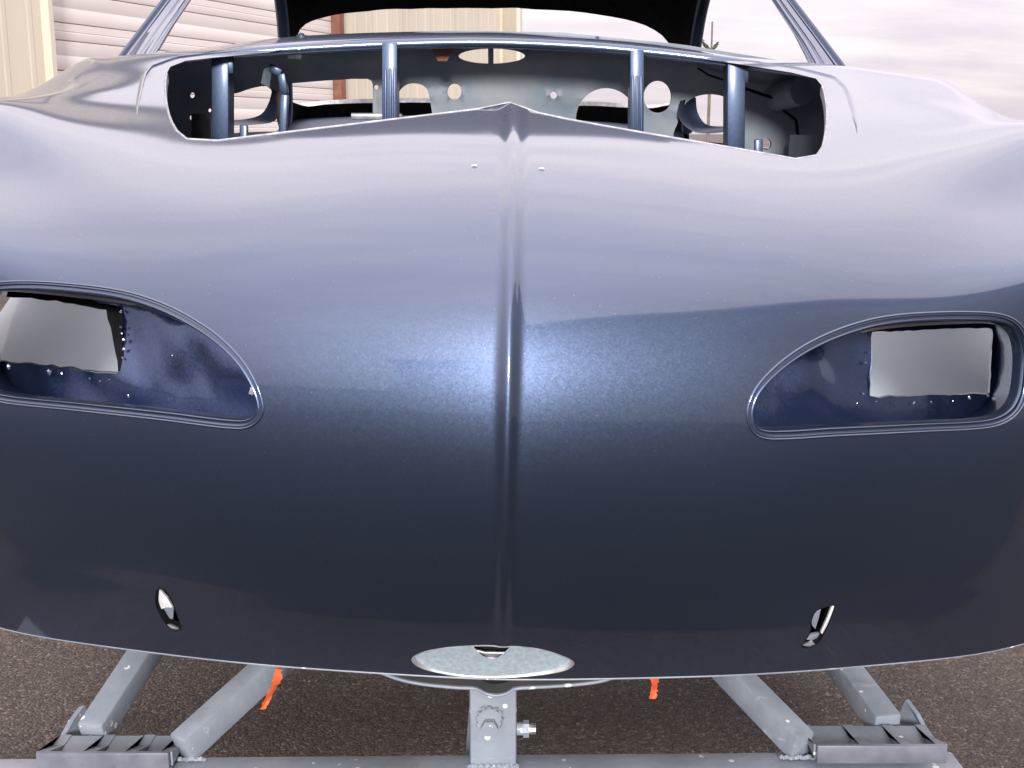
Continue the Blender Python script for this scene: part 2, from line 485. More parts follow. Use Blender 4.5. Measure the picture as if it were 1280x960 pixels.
def solve_uv(px, off=(0, 0, 0), fn=None, g=None):
    """surface parameters seen at photo pixels"""
    px = np.asarray(px, float)
    off = np.asarray(off, float)
    if g is None:
        uu, vv = np.meshgrid(np.linspace(-6.8, 6.8, 120), np.linspace(0, 12.5, 140))
        uu, vv = uu.ravel(), vv.ravel()
        Pg = base(uu, vv) + off
        pr = project(Pg)
        N = base_n(uu, vv)
        front = np.einsum('nk,nk->n', N, CAM_D - Pg) > 0
        u, v = [], []
        for q in px:
            d = np.hypot(*(pr - q).T) + np.where(front, 0, 300)
            k = int(np.argmin(d)); u.append(uu[k]); v.append(vv[k])
        u, v = np.array(u), np.array(v)
    else:
        u, v = g
    for _ in range(14):
        e = 1e-3
        p0 = project(base(u, v) + off)
        ju = (project(base(u + e, v) + off) - p0) / e
        jv = (project(base(u, v + e) + off) - p0) / e
        r = px - p0
        det = ju[:, 0] * jv[:, 1] - ju[:, 1] * jv[:, 0]
        det = np.where(np.abs(det) < 1, np.sign(det) + (det == 0), det)
        a = (r[:, 0] * jv[:, 1] - r[:, 1] * jv[:, 0]) / det
        b = (ju[:, 0] * r[:, 1] - ju[:, 1] * r[:, 0]) / det
        u = np.clip(u + np.clip(a, -.3, .3), -7, 7); v = np.clip(v + np.clip(b, -.3, .3), 0, NV - 1)
    return np.stack([u, v], 1)

def smooth_closed(P, n):
    """closed Catmull-Rom through points, resampled evenly"""
    P = np.asarray(P, float); m = len(P); out = []
    for i in range(m):
        p0, p1, p2, p3 = P[i - 1], P[i], P[(i + 1) % m], P[(i + 2) % m]
        for t in np.linspace(0, 1, 12, endpoint=False):
            out.append(0.5 * ((2 * p1) + (-p0 + p2) * t + (2 * p0 - 5 * p1 + 4 * p2 - p3) * t * t + (-p0 + 3 * p1 - 3 * p2 + p3) * t**3))
    return resample(np.array(out), n, True)
def smooth_open(P, n):
    P = np.asarray(P, float); m = len(P); out = []
    for i in range(m - 1):
        p0, p1, p2, p3 = P[max(i - 1, 0)], P[i], P[i + 1], P[min(i + 2, m - 1)]
        for t in np.linspace(0, 1, 12, endpoint=False):
            out.append(0.5 * ((2 * p1) + (-p0 + p2) * t + (2 * p0 - 5 * p1 + 4 * p2 - p3) * t * t + (-p0 + 3 * p1 - 3 * p2 + p3) * t**3))
    out.append(P[-1])
    return resample(np.array(out), n, False)
def resample(P, n, closed):
    Q = np.vstack([P, P[:1]]) if closed else P
    L = np.r_[0, np.cumsum(np.linalg.norm(np.diff(Q, axis=0), axis=1))]
    s = np.linspace(0, L[-1], n + 1)[:-1] if closed else np.linspace(0, L[-1], n)
    return np.stack([np.interp(s, L, Q[:, k]) for k in range(Q.shape[1])], 1)
def inside(pts, poly):
    x, y = pts[:, 0], pts[:, 1]; c = np.zeros(len(pts), bool); m = len(poly)
    for i in range(m):
        x1, y1 = poly[i]; x2, y2 = poly[i - 1]
        if y1 == y2: continue
        c ^= ((y1 > y) != (y2 > y)) & (x < (x2 - x1) * (y - y1) / (y2 - y1) + x1)
    return c
def dist_poly(pts, poly, closed=True):
    d = np.full(len(pts), 1e9); m = len(poly)
    for i in range(m if closed else m - 1):
        a, b = poly[i], poly[(i + 1) % m]; ab = b - a
        t = np.clip(((pts - a) @ ab) / max(ab @ ab, 1e-12), 0, 1)
        d = np.minimum(d, np.linalg.norm(pts - a - t[:, None] * ab, axis=1))
    return d
def cdt(points, loops, gap):
    """triangulate points with hole loops kept as edges; returns verts2d, tris outside the holes"""
    points = np.asarray(points, float)
    keep = np.ones(len(points), bool)
    for lp in loops:
        lo, hi = lp.min(0) - gap, lp.max(0) + gap
        near = np.all((points > lo) & (points < hi), axis=1) & keep
        idx = np.where(near)[0]
        if len(idx):
            bad = dist_poly(points[idx], lp) < gap
            bad |= inside(points[idx], lp)
            keep[idx[bad]] = False
    pts = [Vector(p) for p in points[keep]]
    edges = []
    for lp in loops:
        k = len(pts); m = len(lp)
        pts += [Vector(p) for p in lp]
        edges += [(k + i, k + (i + 1) % m) for i in range(m)]
    V, E, T, _, _, _ = delaunay_2d_cdt(pts, edges, [], 0, 1e-7)
    V = np.array([(p.x, p.y) for p in V]); T = np.array([t for t in T if len(t) == 3])
    c = V[T].mean(1)
    ok = np.ones(len(T), bool)
    for lp in loops: ok &= ~inside(c, lp)
    return V, T[ok]
def fill(outer, holes, step=None):
    """triangles inside an outline, outside the holes"""
    pts = [Vector(p) for p in outer]; edges = [(i, (i + 1) % len(outer)) for i in range(len(outer))]
    if step:
        lo, hi = outer.min(0), outer.max(0)
        gx, gy = np.meshgrid(np.arange(lo[0], hi[0], step), np.arange(lo[1], hi[1], step))
        g = np.stack([gx.ravel(), gy.ravel()], 1)
        g = g[inside(g, outer) & (dist_poly(g, outer) > step * .4)]
        for h in holes: g = g[~inside(g, h) & (dist_poly(g, h) > step * .4)]
        pts += [Vector(p) for p in g]
    for h in holes:
        k = len(pts); pts += [Vector(p) for p in h]; edges += [(k + i, k + (i + 1) % len(h)) for i in range(len(h))]
    V, E, T, _, _, _ = delaunay_2d_cdt(pts, edges, [], 0, 1e-9)
    V = np.array([(p.x, p.y) for p in V]); T = np.array([t for t in T if len(t) == 3])
    c = V[T].mean(1); ok = inside(c, outer)
    for h in holes: ok &= ~inside(c, h)
    return V, T[ok]

# outlines of the openings as seen on the nose
INTAKE_R = [(935, 516), (941, 494), (955, 474), (976, 454), (1001, 436), (1031, 420), (1065, 407), (1100, 398), (1142, 393), (1190, 391), (1235, 392),
            (1263, 398), (1280, 413), (1287, 440), (1286, 474), (1281, 500), (1269, 519), (1248, 531), (1215, 536), (1150, 539), (1050, 544), (985, 548), (955, 547), (940, 537)]
INTAKE_L = [(328, 508), (320, 481), (301, 450), (271, 420), (235, 396), (195, 377), (150, 364), (100, 357), (50, 353), (8, 353), (-20, 358), (-37, 370),
            (-45, 395), (-45, 440), (-40, 470), (-26, 490), (0, 502), (100, 513), (200, 524), (280, 534), (308, 534), (324, 523)]
HOOD = [(637, 133.5), (700, 147), (800, 165), (900, 182), (975, 195), (1001, 199.5), (1016, 198), (1027, 187), (1032, 168), (1034, 150), (1033, 130), (1028, 108), (1015, 96),
        (960, 86), (880, 74), (760, 60), (640, 54), (520, 55), (400, 61), (300, 69), (240, 75), (216, 80), (207, 96), (207, 122), (211, 143), (219, 161), (232, 173), (252, 177.5), (300, 172), (400, 160), (520, 145.5), (600, 136)]
OVAL = [(515, 825), (530, 815), (565, 809), (615, 807), (665, 810), (700, 819), (717, 829), (705, 838), (670, 844), (620, 847), (570, 844), (530, 836)]
SLOT_L = [(196, 738), (204, 736), (214, 750), (221, 768), (226, 786), (214, 787), (203, 774), (195, 756)]
SLOT_R = [(1044, 757), (1039, 757), (1021, 763), (1014, 777), (1012, 792), (1002, 809), (1018, 808), (1028, 796), (1037, 777)]

def px_loop(px, n, off=(0, 0, 0)):
    return smooth_closed(solve_uv(px, off), n)
L_INT_R = px_loop(INTAKE_R, 170); L_INT_L = px_loop(INTAKE_L, 170)
L_HOOD = resample(solve_uv(resample(np.array(smooth_closed(HOOD, 220)), 220, True)), 260, True)
L_OVAL = px_loop(OVAL, 70)
L_SL = px_loop(SLOT_L, 30); L_SR = px_loop(SLOT_R, 34)
def ring_uv(c, r, n=16):
    return solve_uv([(c[0] + r * math.cos(t), c[1] + r * math.sin(t)) for t in np.linspace(0, 2 * math.pi, n, endpoint=False)])
L_P1 = ring_uv((593, 208.5), 2.3, 12); L_P2 = ring_uv((677, 212), 2.3, 12)

def surf(uv, off_n=0.0):
    u, v = uv[:, 0], uv[:, 1]
    P = base(u, v); N = base_n(u, v)
    return P + N * (ridge(P[:, 0], v) + off_n)[:, None]
def surf_n(uv):
    e = 0.006
    a = np.array((e, 0)); b = np.array((0, e))
    n = np.cross(surf(uv + a) - surf(uv - a), surf(uv + b) - surf(uv - b))
    return n / np.linalg.norm(n, axis=1, keepdims=True)

us = np.unique(np.round(np.concatenate([np.arange(-7, 7.001, 0.075), np.arange(-0.42, 0.421, 0.016)]), 4))
vs = np.unique(np.round(np.concatenate([np.linspace(0, NV - 1, 170)]), 4))
gu, gv = np.meshgrid(us, vs)
pts = np.stack([gu.ravel(), gv.ravel()], 1)
# the hole in the sheet ends under the raised rim of each intake
def grow(lp, k):
    c = lp.mean(0)
    t = np.roll(lp, -1, 0) - np.roll(lp, 1, 0)
    nn = np.stack([t[:, 1], -t[:, 0]], 1); nn /= np.linalg.norm(nn, axis=1, keepdims=True)
    if np.einsum('nk,nk->n', nn, lp - c).mean() < 0: nn = -nn
    return lp + nn * k
LOOPS = [grow(L_INT_R, -0.022), grow(L_INT_L, -0.022), L_HOOD, L_OVAL, L_SL, L_SR, L_P1, L_P2]
V2, T2 = cdt(pts, LOOPS, 0.022)
V3 = surf(V2); N3 = surf_n(V2)
# orient outward
fn = np.cross(V3[T2[:, 1]] - V3[T2[:, 0]], V3[T2[:, 2]] - V3[T2[:, 0]])
flip = np.einsum('nk,nk->n', fn, N3[T2[:, 0]]) < 0
T2[flip] = T2[flip][:, ::-1]
nose = link_mesh('nose_panel', to_local(V3), T2, M_PAINT, car, normals=N3)

def rim_frames(lp):
    P = surf(lp); N = surf_n(lp)
    t = np.roll(P, -1, 0) - np.roll(P, 1, 0); t /= np.linalg.norm(t, axis=1, keepdims=True)
    A = np.cross(t, N); c = P.mean(0)
    if np.einsum('nk,nk->n', A, P - c).mean() < 0: A = -A
    return P, A, N

def thick_strip(P, frames, section, name, mat, parent=None, closed=True):
    mb = MB(); mb.sweep(P, section, frames, False, closed)
    return cpart(mb, name, mat, parent, recalc=True, angle=50)

# turned edges of the openings
def flange(lp, sec, name, mat, parent=None, mask=None):
    P, A, N = rim_frames(lp)
    return thick_strip(P, list(zip(A, N)), sec, name, mat, parent)
_P, _A, _N = rim_frames(L_HOOD)
_k = int(np.argmin(np.where(L_HOOD[:, 1] > 10.2, np.abs(L_HOOD[:, 0]), 9)))      # middle of the rear edge
_P, _A, _N, _uv = (np.roll(q, -_k, 0) for q in (_P, _A, _N, L_HOOD))
_s = _uv[:, 1] < 10.05
thick_strip(_P[_s], list(zip(_A[_s], _N[_s])), [(.0015, .0), (.0, .0012), (-.0015, .0005), (-.002, -.003), (-.002, -.012)], 'bonnet_opening_flange', M_GREYEDGE, None, False)
flange(L_OVAL, [(.001, .0), (.0, .0008), (-.001, .0), (-.0015, -.008)], 'oval_flange', M_EDGE)

for _sd in (-1, 1):                                  # pressed gutter bead along the flanks of the opening
    _g = grow(L_HOOD, .27)
    _g = _g[(_g[:, 0] * _sd > 2.5) & (_g[:, 1] > 7.7) & (_g[:, 1] < 10.9)]
    _g = _g[np.argsort(_g[:, 1])]
    _g = resample(_g, 40, False)
    _p = surf(_g); _n = surf_n(_g)
    _t = np.gradient(_p, axis=0); _t /= np.linalg.norm(_t, axis=1, keepdims=True)
    _a = np.cross(_t, _n)
    _V = []
    for q in range(40):
        w = .0055 * math.sin(math.pi * (q + .3) / 39.6)**.6
        for c_, h_ in ((-1, -.0006), (-.55, .0012), (0, .0032), (.4, .0024), (.62, -.0032), (.85, -.0032), (1.05, -.0006)):
            _V.append(_p[q] + _a[q] * c_ * w + _n[q] * h_ * (w / .0055))
    mb = MB(); mb.add(_V, [(q * 7 + c_, q * 7 + c_ + 1, q * 7 + c_ + 8, q * 7 + c_ + 7) for q in range(39) for c_ in range(6)])
    cpart(mb, 'gutter_bead', M_PAINT, None, angle=40)

# ---- air intakes: rim, tray with a cut window, weld seam
def intake(lp, window_px, side, back_px=None):
    rim = flange(lp, [(.0020, .0000), (.0012, .0009), (.0004, .0010), (-.0004, .0002), (-.0012, -.0026), (-.0024, -.0034), (-.0050, -.0034), (-.0062, -.0028), (-.0070, -.0036), (-.0076, -.0075), (-.0080, -.016)],
                 'intake_rim', M_PAINT, None)
    P, A, N = rim_frames(lp)
    DEP = np.array((0.0, 0.058, -0.004))
    P0 = P - A * .0078 - N * .0155
    P1 = P + A * .006 - N * .020 + DEP
    Pm = P0 * .5 + P1 * .5
    mb = MB(); k = len(P)
    Q = np.vstack([P0, Pm, P1])
    mb.add(Q, [(i, (i + 1) % k, k + (i + 1) % k, k + i) for i in range(k)] + [(k + i, k + (i + 1) % k, 2 * k + (i + 1) % k, 2 * k + i) for i in range(k)])
    wall = cpart(mb, 'intake_sleeve', M_INNER, None, angle=60)
    # back panel follows the nose curve, with a hand-cut rectangular window
    off = P1.mean(0) - P.mean(0)
    lp_in = solve_uv(project(P1), off, g=(lp[:, 0].copy(), lp[:, 1].copy()))
    wpx = resample(np.array(window_px, float), 64, True)
    wpx = wpx + RNG.normal(0, 1.0 if side < 0 else .55, wpx.shape)      # hand-cut with snips
    win = solve_uv(wpx, off)
    Vb, Tb = fill(lp_in, [win], 0.09)
    Pb = base(Vb[:, 0], Vb[:, 1]) + off
    # hammered, welded sheet is not flat
    wob = np.sin(Pb[:, 0] * 71 + side) * np.cos(Pb[:, 2] * 53) * .0030 + np.sin(Pb[:, 0] * 33 + Pb[:, 2] * 47) * .0035 + np.sin(Pb[:, 0] * 160 + Pb[:, 2] * 90) * .0007
    edge = np.clip(dist_poly(Vb, lp_in) / 0.3, 0, 1)
    Pb[:, 1] += wob * edge
    mb = MB(); mb.add(Pb, Tb)
    back = cpart(mb, 'intake_back_panel', M_INNER, None, angle=70)
    Pw = base(win[:, 0], win[:, 1]) + off
    fr = [((0, 1, 0), (0, 0, 1))] * len(Pw)
    mb = MB(); mb.sweep(Pw, [(0, 0), (.006, 0)], fr, False, True)
    cpart(mb, 'window_cut_edge', M_EDGE if side > 0 else M_DARK, back)
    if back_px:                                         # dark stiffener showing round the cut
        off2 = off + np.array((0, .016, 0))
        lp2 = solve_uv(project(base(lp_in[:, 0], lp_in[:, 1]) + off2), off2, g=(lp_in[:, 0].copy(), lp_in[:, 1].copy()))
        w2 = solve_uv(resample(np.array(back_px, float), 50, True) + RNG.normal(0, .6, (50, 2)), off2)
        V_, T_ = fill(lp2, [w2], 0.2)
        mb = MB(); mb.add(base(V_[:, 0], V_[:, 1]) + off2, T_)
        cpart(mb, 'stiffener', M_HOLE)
    return P1, Pw, off
P1R, PwR, offR = intake(L_INT_R, [(1090, 415), (1165, 411.5), (1241, 410), (1239, 450), (1237, 492), (1160, 494), (1087, 497), (1089, 455)], 1)
P1L, PwL, offL = intake(L_INT_L, [(-37, 362), (50, 367), (100, 374), (151, 384), (152, 420), (153, 466), (100, 462), (30, 455), (-37, 449)], -1,
        [(-36, 367), (50, 374), (133, 387), (137, 405), (144, 440), (149, 470), (100, 474), (30, 465), (-36, 460)])

def weld(px, off, n, r, name):
    uv = solve_uv(resample(np.array(px, float), n, False), off)
    P = base(uv[:, 0], uv[:, 1]) + off
    mb = MB()
    for p in P:
        if random.random() < .25: continue
        s = r * random.uniform(.35, 1.1)
        mb.blob(p + np.array((random.uniform(-.002, .002), -.002, random.uniform(-.002, .002))), (s, s * .7, s * random.uniform(.8, 1.4)), 1, .2)
    o = cpart(mb, name, M_WELD); o['kind'] = 'stuff'
    return o
weld([(152, 386), (153, 420), (154, 450), (152, 466)], offL, 15, .0026, 'weld_seam')
weld([(152, 468), (130, 476), (90, 470), (40, 462), (-25, 456)], offL, 15, .0028, 'weld_seam')
weld([(152, 466), (159, 478), (161, 492)], offL, 6, .0022, 'weld_seam')
weld([(1086, 425), (1082, 460), (1078, 492), (1072, 503)], offR, 7, .0020, 'weld_seam')
weld([(1070, 500), (1110, 503), (1160, 501), (1200, 499), (1236, 495)], offR, 8, .0022, 'weld_seam')
weld([(1246, 470), (1247, 440), (1252, 480)], offR, 7, .0024, 'weld_seam')
for px, off in (((216, 444), offL), ((1000, 476), offR)):      # a rivet in each panel
    uv = solve_uv([px], off); p = (base(uv[:, 0], uv[:, 1]) + off)[0]
    mb = MB(); mb.blob(p + np.array((0, -.001, 0)), .0013, 1, 0)
    cpart(mb, 'rivet', M_CHROME)
for px, lp in (((312, 491), L_INT_L), ((943, 503), L_INT_R)):     # small tabs at the pointed ends
    uv = solve_uv([px]); p = base(uv[:, 0], uv[:, 1])[0] + np.array((0, .013, 0))
    mb = MB(); mb.box(p, (.005, .003, .010), np.array(Matrix.Rotation(.35 if px[0] < 600 else -.35, 3, 'Y')) if False else Matrix.Rotation(.35 if px[0] < 600 else -.35, 3, 'Y'), .001)
    cpart(mb, 'clip_tab', M_CHROME)

# inner fender panels seen through the cut windows
def inner_fender(sx):
    rows, cols = 30, 44
    V = []
    for i in range(rows):
        t = i / (rows - 1)
        for j in range(cols):
            s = j / (cols - 1)
            x = .12 + .655 * s
            Y = 1.56 + .03 * s + .50 * t
            z = -.405 + .17 * t + .05 * t * t + .05 * max(0, s - .55)**1.5
            # pressed swage running down across the panel
            d = (s - .46) - (1 - t) * .9 + .36
            z += .020 * (1 / (1 + math.exp(-d * 45)))
            V.append((sx * x, Y, z))
    Fc = [(i * cols + j, i * cols + j + 1, (i + 1) * cols + j + 1, (i + 1) * cols + j) for i in range(rows - 1) for j in range(cols - 1)]
    mb = MB(); mb.add(V, Fc)
    return cpart(mb, 'inner_fender', M_PRIMER, None, angle=60)
inner_fender(1); inner_fender(-1)

# ---- oval opening: galvanised plate with a notch, bright tube behind it
uvp = solve_uv([(x * .985 + 616 * .015, y * .985 + 828 * .015) for x, y in smooth_closed(OVAL, 60)])
Po = base(L_OVAL[:, 0], L_OVAL[:, 1])
ctr = Po.mean(0)
plate_off = np.array((0, .009, .0))
out2 = grow(L_OVAL, 0.02)
notch = solve_uv([(584 + 61 * t, 806 + 23 * math.sin(math.pi * t)**.75 if 0 < t < 1 else 800) for t in np.linspace(0, 1, 15)] + [(646, 797), (583, 797)])
Vp, Tp = fill(out2, [notch], 0.07)
Pp = base(Vp[:, 0], Vp[:, 1]) + plate_off
Pp[:, 1] = Pp[:, 1] * .45 + (ctr[1] + .012) * .55
mb = MB(); mb.add(Pp, Tp)
cpart(mb, 'oval_plate', M_PLATE)
p = atY(617, 818, ctr[1] + .032)
mb = MB(); mb.tube([p + np.array((-.030, 0, .002)), p + np.array((-.01, -.002, -.002)), p + np.array((.01, -.002, -.002)), p + np.array((.030, 0, .002))], (.008, .006), 12)
cpart(mb, 'latch_tube', M_CHROME)
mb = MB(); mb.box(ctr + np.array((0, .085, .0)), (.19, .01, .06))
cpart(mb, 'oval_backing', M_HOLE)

# ---- bumper bracket slots with bent tongues
def slot_piece(px, back, mat, name):
    uv = solve_uv(px); P = base(uv[:, 0], uv[:, 1]) + np.array((0, back, 0))
    n = len(P); c = P.mean(0) + np.array((0, -.0015, .001))
    B = P + np.array((0, .004, 0))
    mb = MB()
    mb.add(np.vstack([P, B, c[None]]), [(i, (i + 1) % n, 2 * n) for i in range(n)] + [(i, n + i, n + (i + 1) % n, (i + 1) % n) for i in range(n)])
    return cpart(mb, name, mat, None, smooth=False)
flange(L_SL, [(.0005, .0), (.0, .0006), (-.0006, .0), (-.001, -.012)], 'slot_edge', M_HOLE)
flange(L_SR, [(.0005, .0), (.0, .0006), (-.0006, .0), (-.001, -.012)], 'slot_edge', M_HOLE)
slot_piece([(197, 739), (207, 750), (214, 762), (206, 762), (200, 764), (196, 756)], .006, M_WHITE, 'bracket_tongue')  # bent metal, its flash brightness put into the white colour
slot_piece([(200, 765), (207, 763), (214, 764), (213, 778), (208, 778)], .010, M_STEEL, 'bracket_tongue')
slot_piece([(205, 780), (213, 782), (224, 787), (213, 788)], .001, M_CHROME, 'bracket_tongue')
slot_piece([(1040, 758), (1044, 758), (1037, 777), (1028, 793), (1026, 791), (1034, 774)], .001, M_WHITE, 'bracket_tongue')  # white colour paints the flash-lit streak on this metal tongue
slot_piece([(1017, 772), (1023, 764), (1030, 762), (1026, 778), (1022, 791), (1018, 786)], .010, M_STEEL, 'bracket_tongue')
slot_piece([(1009, 802), (1014, 796), (1026, 794), (1026, 799), (1017, 803)], .006, M_STEEL, 'bracket_tongue')
slot_piece([(1003, 807), (1016, 802), (1019, 806), (1012, 809)], .001, M_CHROME, 'bracket_tongue')
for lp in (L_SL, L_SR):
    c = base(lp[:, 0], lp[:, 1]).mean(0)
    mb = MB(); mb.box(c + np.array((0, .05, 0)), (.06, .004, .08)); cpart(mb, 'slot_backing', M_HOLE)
for px in ((593, 208.5), (677, 212)):
    c = w = solve_uv([px]); c = base(c[:, 0], c[:, 1])[0]
    mb = MB(); mb.tube([c + np.array((.0025 * math.cos(a), .0, .0008 + .0009 * math.sin(a))) for a in np.linspace(0.2, 3.0, 8)], .0008, 6)
    cpart(mb, 'badge_hole_edge', M_WHITE)

# ---- lower lip: rolled edge, the pan behind it and a bent flange on the left
uvl = np.stack([np.linspace(-6.5, 6.5, 110), np.full(110, 0.02)], 1)
PL = surf(uvl); NL = surf_n(uvl)
mb = MB(); mb.tube([p + np.array((0, .002, -.0015)) for p in PL], .0017, 8)
cpart(mb, 'lower_lip_edge', M_STEEL)
mb = MB()                                             # inward return under the nose
mb.add(np.vstack([PL + (0, .002, -.003), PL + (0, .035, .004), PL + (0, .06, .03)]),
       [(k * 110 + i, k * 110 + i + 1, (k + 1) * 110 + i + 1, (k + 1) * 110 + i) for k in range(2) for i in range(109)])
cpart(mb, 'lower_lip_return', M_DARK)
pan = smooth_open([atY(x, y, 1.29) for x, y in [(470, 838), (500, 849), (530, 855), (570, 859), (592, 860), (600, 863), (608, 867), (620, 869), (632, 867), (640, 863), (648, 860), (700, 857), (740, 853), (765, 847), (790, 835)]], 60)
mb = MB(); mb.tube([tuple(p) for p in pan], (.0032, .0022), 8)
cpart(mb, 'spare_well_edge', M_STEEL)
mb = MB(); k = len(pan)
mb.add(np.vstack([pan, pan + (0, .004, .012), pan + (0, -.02, .03)]), [(r * k + i, r * k + i + 1, (r + 1) * k + i + 1, (r + 1) * k + i) for r in range(2) for i in range(k - 1)])
cpart(mb, 'spare_well_skin', M_DARK)
def ragged(pxs, Y, h, mat, name):
    P = smooth_open([atY(x, y, Y) for x, y in pxs], 26)
    V = []; k = len(P)
    for j in range(4):
        for i, p in enumerate(P):
            w = math.sin(i / (k - 1) * math.pi)
            V.append(p + np.array((random.uniform(-.002, .002), .006 * j + random.uniform(-.005, .005), -h * w * j / 3 + random.uniform(-.003, .003) * w)))
    mb = MB(); mb.add(V, [(j * k + i, j * k + i + 1, (j + 1) * k + i + 1, (j + 1) * k + i) for j in range(3) for i in range(k - 1)])
    return cpart(mb, name, mat, None, smooth=False)
ragged([(22, 789), (50, 785), (80, 783), (110, 789), (150, 800), (190, 812), (260, 820)], 1.33, .013, M_WELD, 'bent_flange')
ragged([(1010, 828), (1040, 824), (1080, 823), (1120, 821)], 1.31, .004, M_WELD, 'bent_flange')

# ---- cowl: rolled front edge, gasket channel, washer jets
def hood_rear(n=90):
    px = smooth_open([(216, 76), (240, 70), (300, 63), (400, 56), (520, 51), (620, 50), (740, 55.5), (850, 66), (940, 78), (1012, 90), (1029, 96)], n)
    P = []
    for i, (x, y) in enumerate(px):
        s = (i / (n - 1) - .5) * 2
        P.append(atY(x, y, 2.125 - .055 * s * s))
    return np.array(P)
HR = hood_rear()
mb = MB()
_sec = [(math.cos(2 * math.pi * j / 14), math.sin(2 * math.pi * j / 14)) for j in range(14)]
_V = []
for i, p in enumerate(HR):
    q = (1 - abs(i / 89 * 2 - 1)**7)**.5 * .93 + .07
    _V += [p + np.array((0, .007 * c_ * q, .0088 * s_ * q - .005)) for c_, s_ in _sec]
mb.add(_V, [(i * 14 + j, i * 14 + (j + 1) % 14, (i + 1) * 14 + (j + 1) % 14, (i + 1) * 14 + j) for i in range(89) for j in range(14)])
cpart(mb, 'cowl_front_roll', M_PAINT)
ch = []
chpx = smooth_open([(192, 74), (250, 62), (345, 48), (430, 42.5), (540, 39.5), (640, 40), (745, 47), (838, 57), (930, 72), (1040, 92)], 90)
for i, (x, y) in enumerate(chpx):
    s = (i / 89 - .5) * 2
    ch.append(atY(x, y, 2.26 - .05 * s * s))
CH = np.array(ch)
HR2 = HR + (0, .002, .0035)
rowsP = [HR2, HR2 + (0, .008, .001), HR2 + (0, .012, -.006), HR2 + (0, .022, -.006), HR2 * .7 + CH * .3 + (0, .004, -.001), HR2 * .45 + CH * .55, CH + (0, -.012, -.001), CH + (0, -.006, .0), CH, CH + (0, .006, -.004), CH + (0, .03, -.006)]
mb = MB(); k = 90
mb.add(np.vstack(rowsP), [(r * k + i, r * k + i + 1, (r + 1) * k + i + 1, (r + 1) * k + i) for r in range(len(rowsP) - 1) for i in range(k - 1)])
cpart(mb, 'cowl_panel', M_PAINT, None, angle=40)
for x, y in ((377, 46), (746, 50)):
    p = atY(x, y, 2.245)
    mb = MB(); mb.tube([p + (0, 0, -.008), p + (0, 0, .002), p + (0, 0, .003)], .009, 12); mb.blob(p + np.array((0, -.002, .004)), (.006, .005, .0035), 1, 0)
    cpart(mb, 'washer_jet', M_STRUT)

# ---- struts behind the bonnet opening
def strut(px0, px1, ytop, ybot, Y, ribs=False, lean=0.0):
    a0, a1 = atY(px0, ytop, Y), atY(px1, ytop, Y)
    b0, b1 = atY(px0 + lean, ybot, Y), atY(px1 + lean, ybot, Y)
    w = a1[0] - a0[0]
    mb = MB()
    top, bot = (a0 + a1) / 2, (b0 + b1) / 2
    mb.beam(bot, top + (0, 0, .012), w, .016, up=(0, 1, 0), bev=.0012)
    for s in (-1, 1):
        mb.beam(bot + (s * (w / 2 - .0015), .02, 0), top + (s * (w / 2 - .0015), .02, .01), .003, .03, up=(0, 1, 0), bev=0)
    o = cpart(mb, 'bonnet_strut', M_STRUT)
    if ribs:
        for s in (-.25, .05, .35):
            mb = MB(); mb.beam(bot + (s * w, -.009, 0), top + (s * w, -.009, -.03), .0045, .005, up=(0, 1, 0), bev=.0015)
            cpart(mb, 'rib', M_STRUT, o)
    else:
        mb = MB(); mb.box(top + (0.004, -.001, -.010), (w * 1.25, .012, .022), None, .002); cpart(mb, 'foot_plate', M_STRUT, o)
        for q in (-.25, .25):
            mb = MB(); mb.cyl(bot + (q * w, -.008, .05), bot + (q * w, -.010, .05), .003, 10); cpart(mb, 'bolt', M_DARK, o)
    return o
strut(266, 287, 76, 215, 2.08)
strut(478, 497, 63, 215, 2.10, True)
strut(787, 804, 72, 215, 2.10, True)
strut(908, 930, 88, 225, 2.08, lean=0)
# thin kinked brace left of centre with its folded bracket
mb = MB()
for a, b in (((336, 84), (352, 92)), ((352, 92), (356, 118)), ((356, 118), (352, 200))):
    mb.beam(atY(*b, 2.14), atY(*a, 2.14), .014, .012, up=(0, 1, 0), bev=.002)
cpart(mb, 'kinked_brace', M_STRUT)
mb = MB()
mb.add([atY(330, 86, 2.12), atY(340, 82, 2.14), atY(337, 110, 2.14), atY(326, 104, 2.12), atY(330, 86, 2.135), atY(340, 82, 2.155), atY(337, 110, 2.155), atY(326, 104, 2.135)],
       [(0, 1, 2, 3), (4, 5, 6, 7), (0, 1, 5, 4), (1, 2, 6, 5), (2, 3, 7, 6), (3, 0, 4, 7)])
cpart(mb, 'brace_bracket', M_DASH, None, smooth=False)
for px, w in ((305, 8), (948, 9)):                    # short uprights low in the opening
    mb = MB(); mb.beam(atY(px, 230, 2.0), atY(px, 156 if px < 600 else 174, 2.0), .013, .01, up=(0, 1, 0), bev=.002); cpart(mb, 'short_upright', M_STRUT)
mb = MB(); p = atY(369, 67, 2.13); mb.box(p, (.024, .012, .018), None, .002); cpart(mb, 'cowl_clip', M_EDGE)
mb = MB(); p = atY(553, 66, 2.16)
mb.add([p + (-.022, 0, .012), p + (.022, 0, .012), p + (.008, 0, -.014), p + (-.008, 0, -.014), p + (-.022, .004, .012), p + (.022, .004, .012), p + (.008, .004, -.014), p + (-.008, .004, -.014)],
       [(0, 1, 2, 3), (7, 6, 5, 4), (0, 4, 5, 1), (1, 5, 6, 2), (2, 6, 7, 3), (3, 7, 4, 0)])
cpart(mb, 'hanger_bracket', M_RUST, None, smooth=False)

